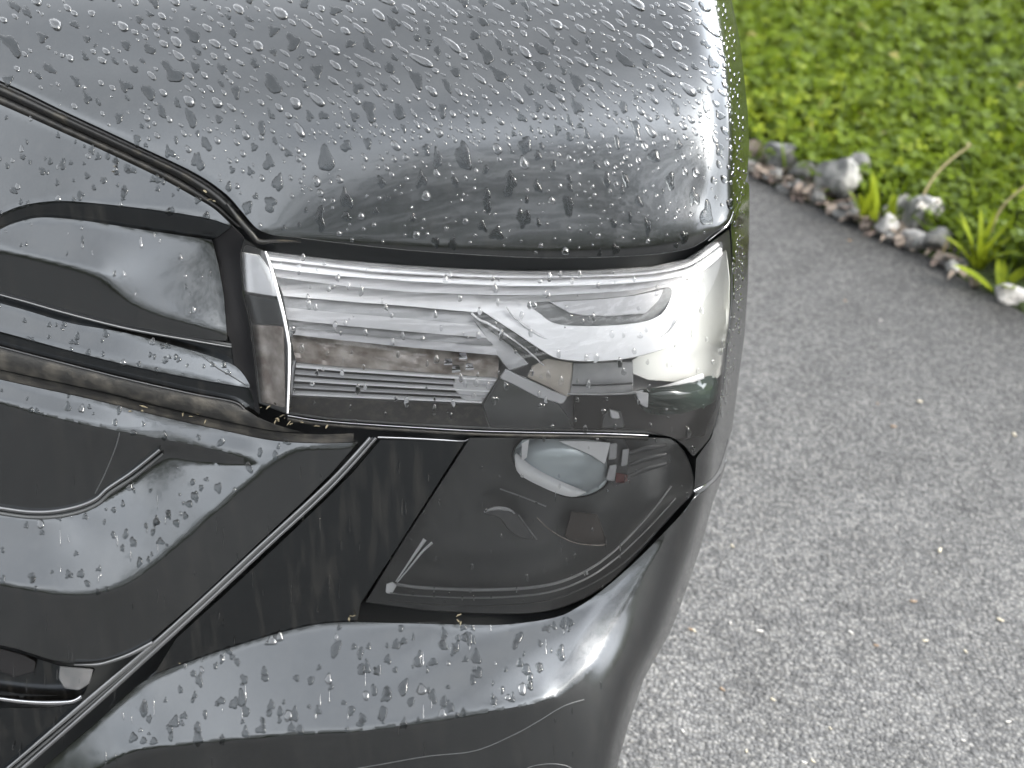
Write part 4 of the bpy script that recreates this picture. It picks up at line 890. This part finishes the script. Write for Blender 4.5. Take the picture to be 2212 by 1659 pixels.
# grass and clover
def lawn_points(n, dmin, dmax, s0, s1):
    s = rng.uniform(s0, s1, n); d = rng.uniform(dmin, dmax, n); base = edge[4] + np.outer(s, dv) + np.outer(d, nrm2)
    # stay off the real (bent) edge
    es_ = es - edge[4]; se, de = es_ @ dv, es_ @ nrm2; o = np.argsort(se); lim = np.interp(s, se[o], de[o])
    base = base + np.outer(lim, nrm2); return base, d
GV, GF, GI = [], [], []
def add_leaves(n, dmin, dmax, s0, s1, scale=1.0):
    base, d = lawn_points(n, dmin, dmax, s0, s1)
    for p, dd in zip(base, d):
        if dd < .10 and rng.random() > (dd / .10) ** 2 * .9: continue
        z = lawn_z(dd); patch = math.sin(p[0] * 4.1 + 1.3 * math.sin(p[1] * 2.7)) + math.sin(p[1] * 5.3 + p[0] * 2) + rng.normal(0, 1.4)
        mi = 1 if patch > 2.2 else (2 if patch < -2.4 else 0)
        if rng.random() < .004: mi = 3
        o = len(GV)
        if rng.random() < .42:                       # clover: three leaflets on a stalk height
            h = rng.uniform(.02, .065) * scale; az = rng.uniform(0, 6.28); r_ = rng.uniform(.006, .012) * scale; tl = rng.uniform(-.5, .5, 2)
            for k in range(3):
                a = az + k * 2.09; c, s = math.cos(a), math.sin(a); oo = len(GV)
                for (u_, w_) in ((.1, 0), (.8, -.75), (1.75, -.55), (1.6, 0), (1.75, .55), (.8, .75)):
                    lx, ly = r_ * (u_ * c - w_ * s), r_ * (u_ * s + w_ * c); GV.append((p[0] + lx, p[1] + ly, z + h + lx * tl[0] + ly * tl[1] - .15 * r_ * (abs(w_) < .1) * (u_ > 1)))
                GF.append((oo, oo + 1, oo + 2, oo + 3)); GF.append((oo, oo + 3, oo + 4, oo + 5)); GI.extend([mi, mi])
        else:
            L_ = rng.uniform(.04, .10) * scale; W_ = rng.uniform(.004, .009) * scale; az = rng.uniform(0, 6.28); le = rng.uniform(.1, 1.1); be = rng.uniform(.2, 1.2)
            ca, sa = math.cos(az), math.sin(az); x_, z_, a = 0, 0, le
            for i, w in enumerate((.8, 1, .7, .1)):
                for s_ in (-1, 1): GV.append((p[0] + x_ * ca - s_ * w * W_ / 2 * sa, p[1] + x_ * sa + s_ * w * W_ / 2 * ca, z + z_))
                x_ += L_ / 3 * math.sin(a); z_ += L_ / 3 * math.cos(a); a += be / 3
            for i in range(3): GF.append((o + 2 * i, o + 2 * i + 1, o + 2 * i + 3, o + 2 * i + 2)); GI.append(mi)
add_leaves(90000, 0.0, 2.6, -1.2, 2.6)
add_leaves(14000, 2.6, 7, -4, 5, 1.6)
me = bpy.data.meshes.new('grass'); me.from_pydata(GV, [], GF); me.update()
for mm in GM: me.materials.append(mm)
me.polygons.foreach_set('material_index', GI)
go = bpy.data.objects.new('grass', me); COL.objects.link(go); tag(go, 'thick green lawn of clover and short grass beyond the driveway', 'grass', kind='stuff')

# husks and twigs scattered over the asphalt
HM = [simple('husk_pale', (.34, .31, .24), .7), simple('husk_tan', (.17, .12, .08), .75), simple('husk_white', (.40, .39, .37), .6)]
def husk_mesh(seed, mat):
    rs = np.random.default_rng(seed); bm = bmesh.new(); bmesh.ops.create_icosphere(bm, subdivisions=2, radius=1)
    for v_ in bm.verts:
        x_ = v_.co.x; v_.co = Vector((x_ * 1.0 + .0, v_.co.y * (.36 - .14 * x_) + .18 * x_ * x_, v_.co.z * .26))
    me = bpy.data.meshes.new('seed_husk'); bm.to_mesh(me); bm.free(); me.materials.append(mat); me.polygons.foreach_set('use_smooth', [True] * len(me.polygons)); return me
HMESH = [husk_mesh(k, HM[k % 3]) for k in range(6)]
HK = [(1500, 1363), (1492, 1361), (1578, 1347), (1640, 1364), (1837, 1367), (1892, 1395), (1669, 1512), (1475, 1580), (1612, 1623), (1795, 1574), (1755, 1645), (1738, 1648),
      (1582, 1180), (2000, 1385), (2085, 1408), (2030, 1190), (1973, 1300), (1823, 650), (1900, 692), (1896, 872), (1930, 922), (2190, 940),
      (1985, 868), (1835, 520), (2160, 1340), (2080, 1600), (2180, 1560), (1560, 1490)]
for k, (x, y) in enumerate(HK):
    x += rng.normal(0, 1); p = ground(x, y); o = bpy.data.objects.new('seed_husk', HMESH[int(rng.integers(0, 6))]); COL.objects.link(o)
    s_ = rng.uniform(.0035, .0075); o.location = (p[0], p[1], s_ * .22); o.scale = (s_, s_, s_); o.rotation_euler = (0, 0, R(rng.normal(-45, 30)))
    hue = o.data.materials[0].name.split('_')[1].split('.')[0]
    tag(o, {'pale': 'tiny straw-coloured seed husk lying on the grey asphalt', 'tan': 'tiny tan brown seed husk lying on the grey asphalt', 'white': 'tiny whitish seed husk lying on the grey asphalt'}[hue], 'seed husk', {'pale': 'straw-coloured', 'tan': 'tan brown', 'white': 'whitish'}[hue] + ' seed husks scattered on the asphalt')

# debris caught in the shut lines
DB = []
for (x, y, n_) in ((585, 880, 10), (600, 905, 12), (700, 918, 10), (640, 915, 8), (420, 905, 10), (250, 385 - 20, 6), (460, 425, 8), (770, 1330, 8), (300, 890, 8), (1000, 1335, 6), (410, 1436, 4)):
    for _ in range(n_ // 3 + 1):
        q = (x + rng.normal(0, 16), y + rng.normal(0, 5)); P_ = surf(np.array([q[0]]), np.array([q[1]]), -.001)[0]
        DB.append(leafy(2, rng.uniform(.004, .010), rng.uniform(.0015, .004), rng.uniform(-.5, .5), rng.uniform(1.0, 2.0), rng.uniform(0, 6.28), tuple(P_)))
o = link_mesh('plant_debris', *merge(DB), simple('dry_debris', (.09, .078, .05), .8)); tag(o, 'bits of dry plant debris caught in the shut lines round the lamp', 'debris', kind='stuff')

# ================================================================== wood behind the viewer, seen only in reflections
WV, WF = [], []
for _ in range(15000):
    x = rng.uniform(-30, 14); y = -13 + rng.normal(0, 1.6)
    top = np.interp(x, [-30, -16, -9, -3, 3, 10, 14], [3.5, 4.5, 7, 11, 16, 15, 8])
    z = top * rng.uniform(0, 1) ** 2.1 * (1 + .1 * math.sin(x * 2.1)); s_ = rng.uniform(.14, .40)
    n_ = Vector(rng.normal(0, 1, 3)).normalized(); a = n_.orthogonal().normalized(); b_ = n_.cross(a); c_ = Vector((x, y, z)); o = len(WV)
    WV += [c_ + a * s_, c_ + b_ * s_ * .7, c_ - a * s_, c_ - b_ * s_ * .7]; WF.append((o, o + 1, o + 2, o + 3))
w = link_mesh('woodland', WV, WF, noise_col(simple('woodland_leaves', (.03, .045, .015), .8), (.015, .025, .008), (.05, .07, .02), 2, obj=False), None, False); tag(w, 'dark far-off wood mirrored in the lower bonnet', 'wood', kind='stuff')
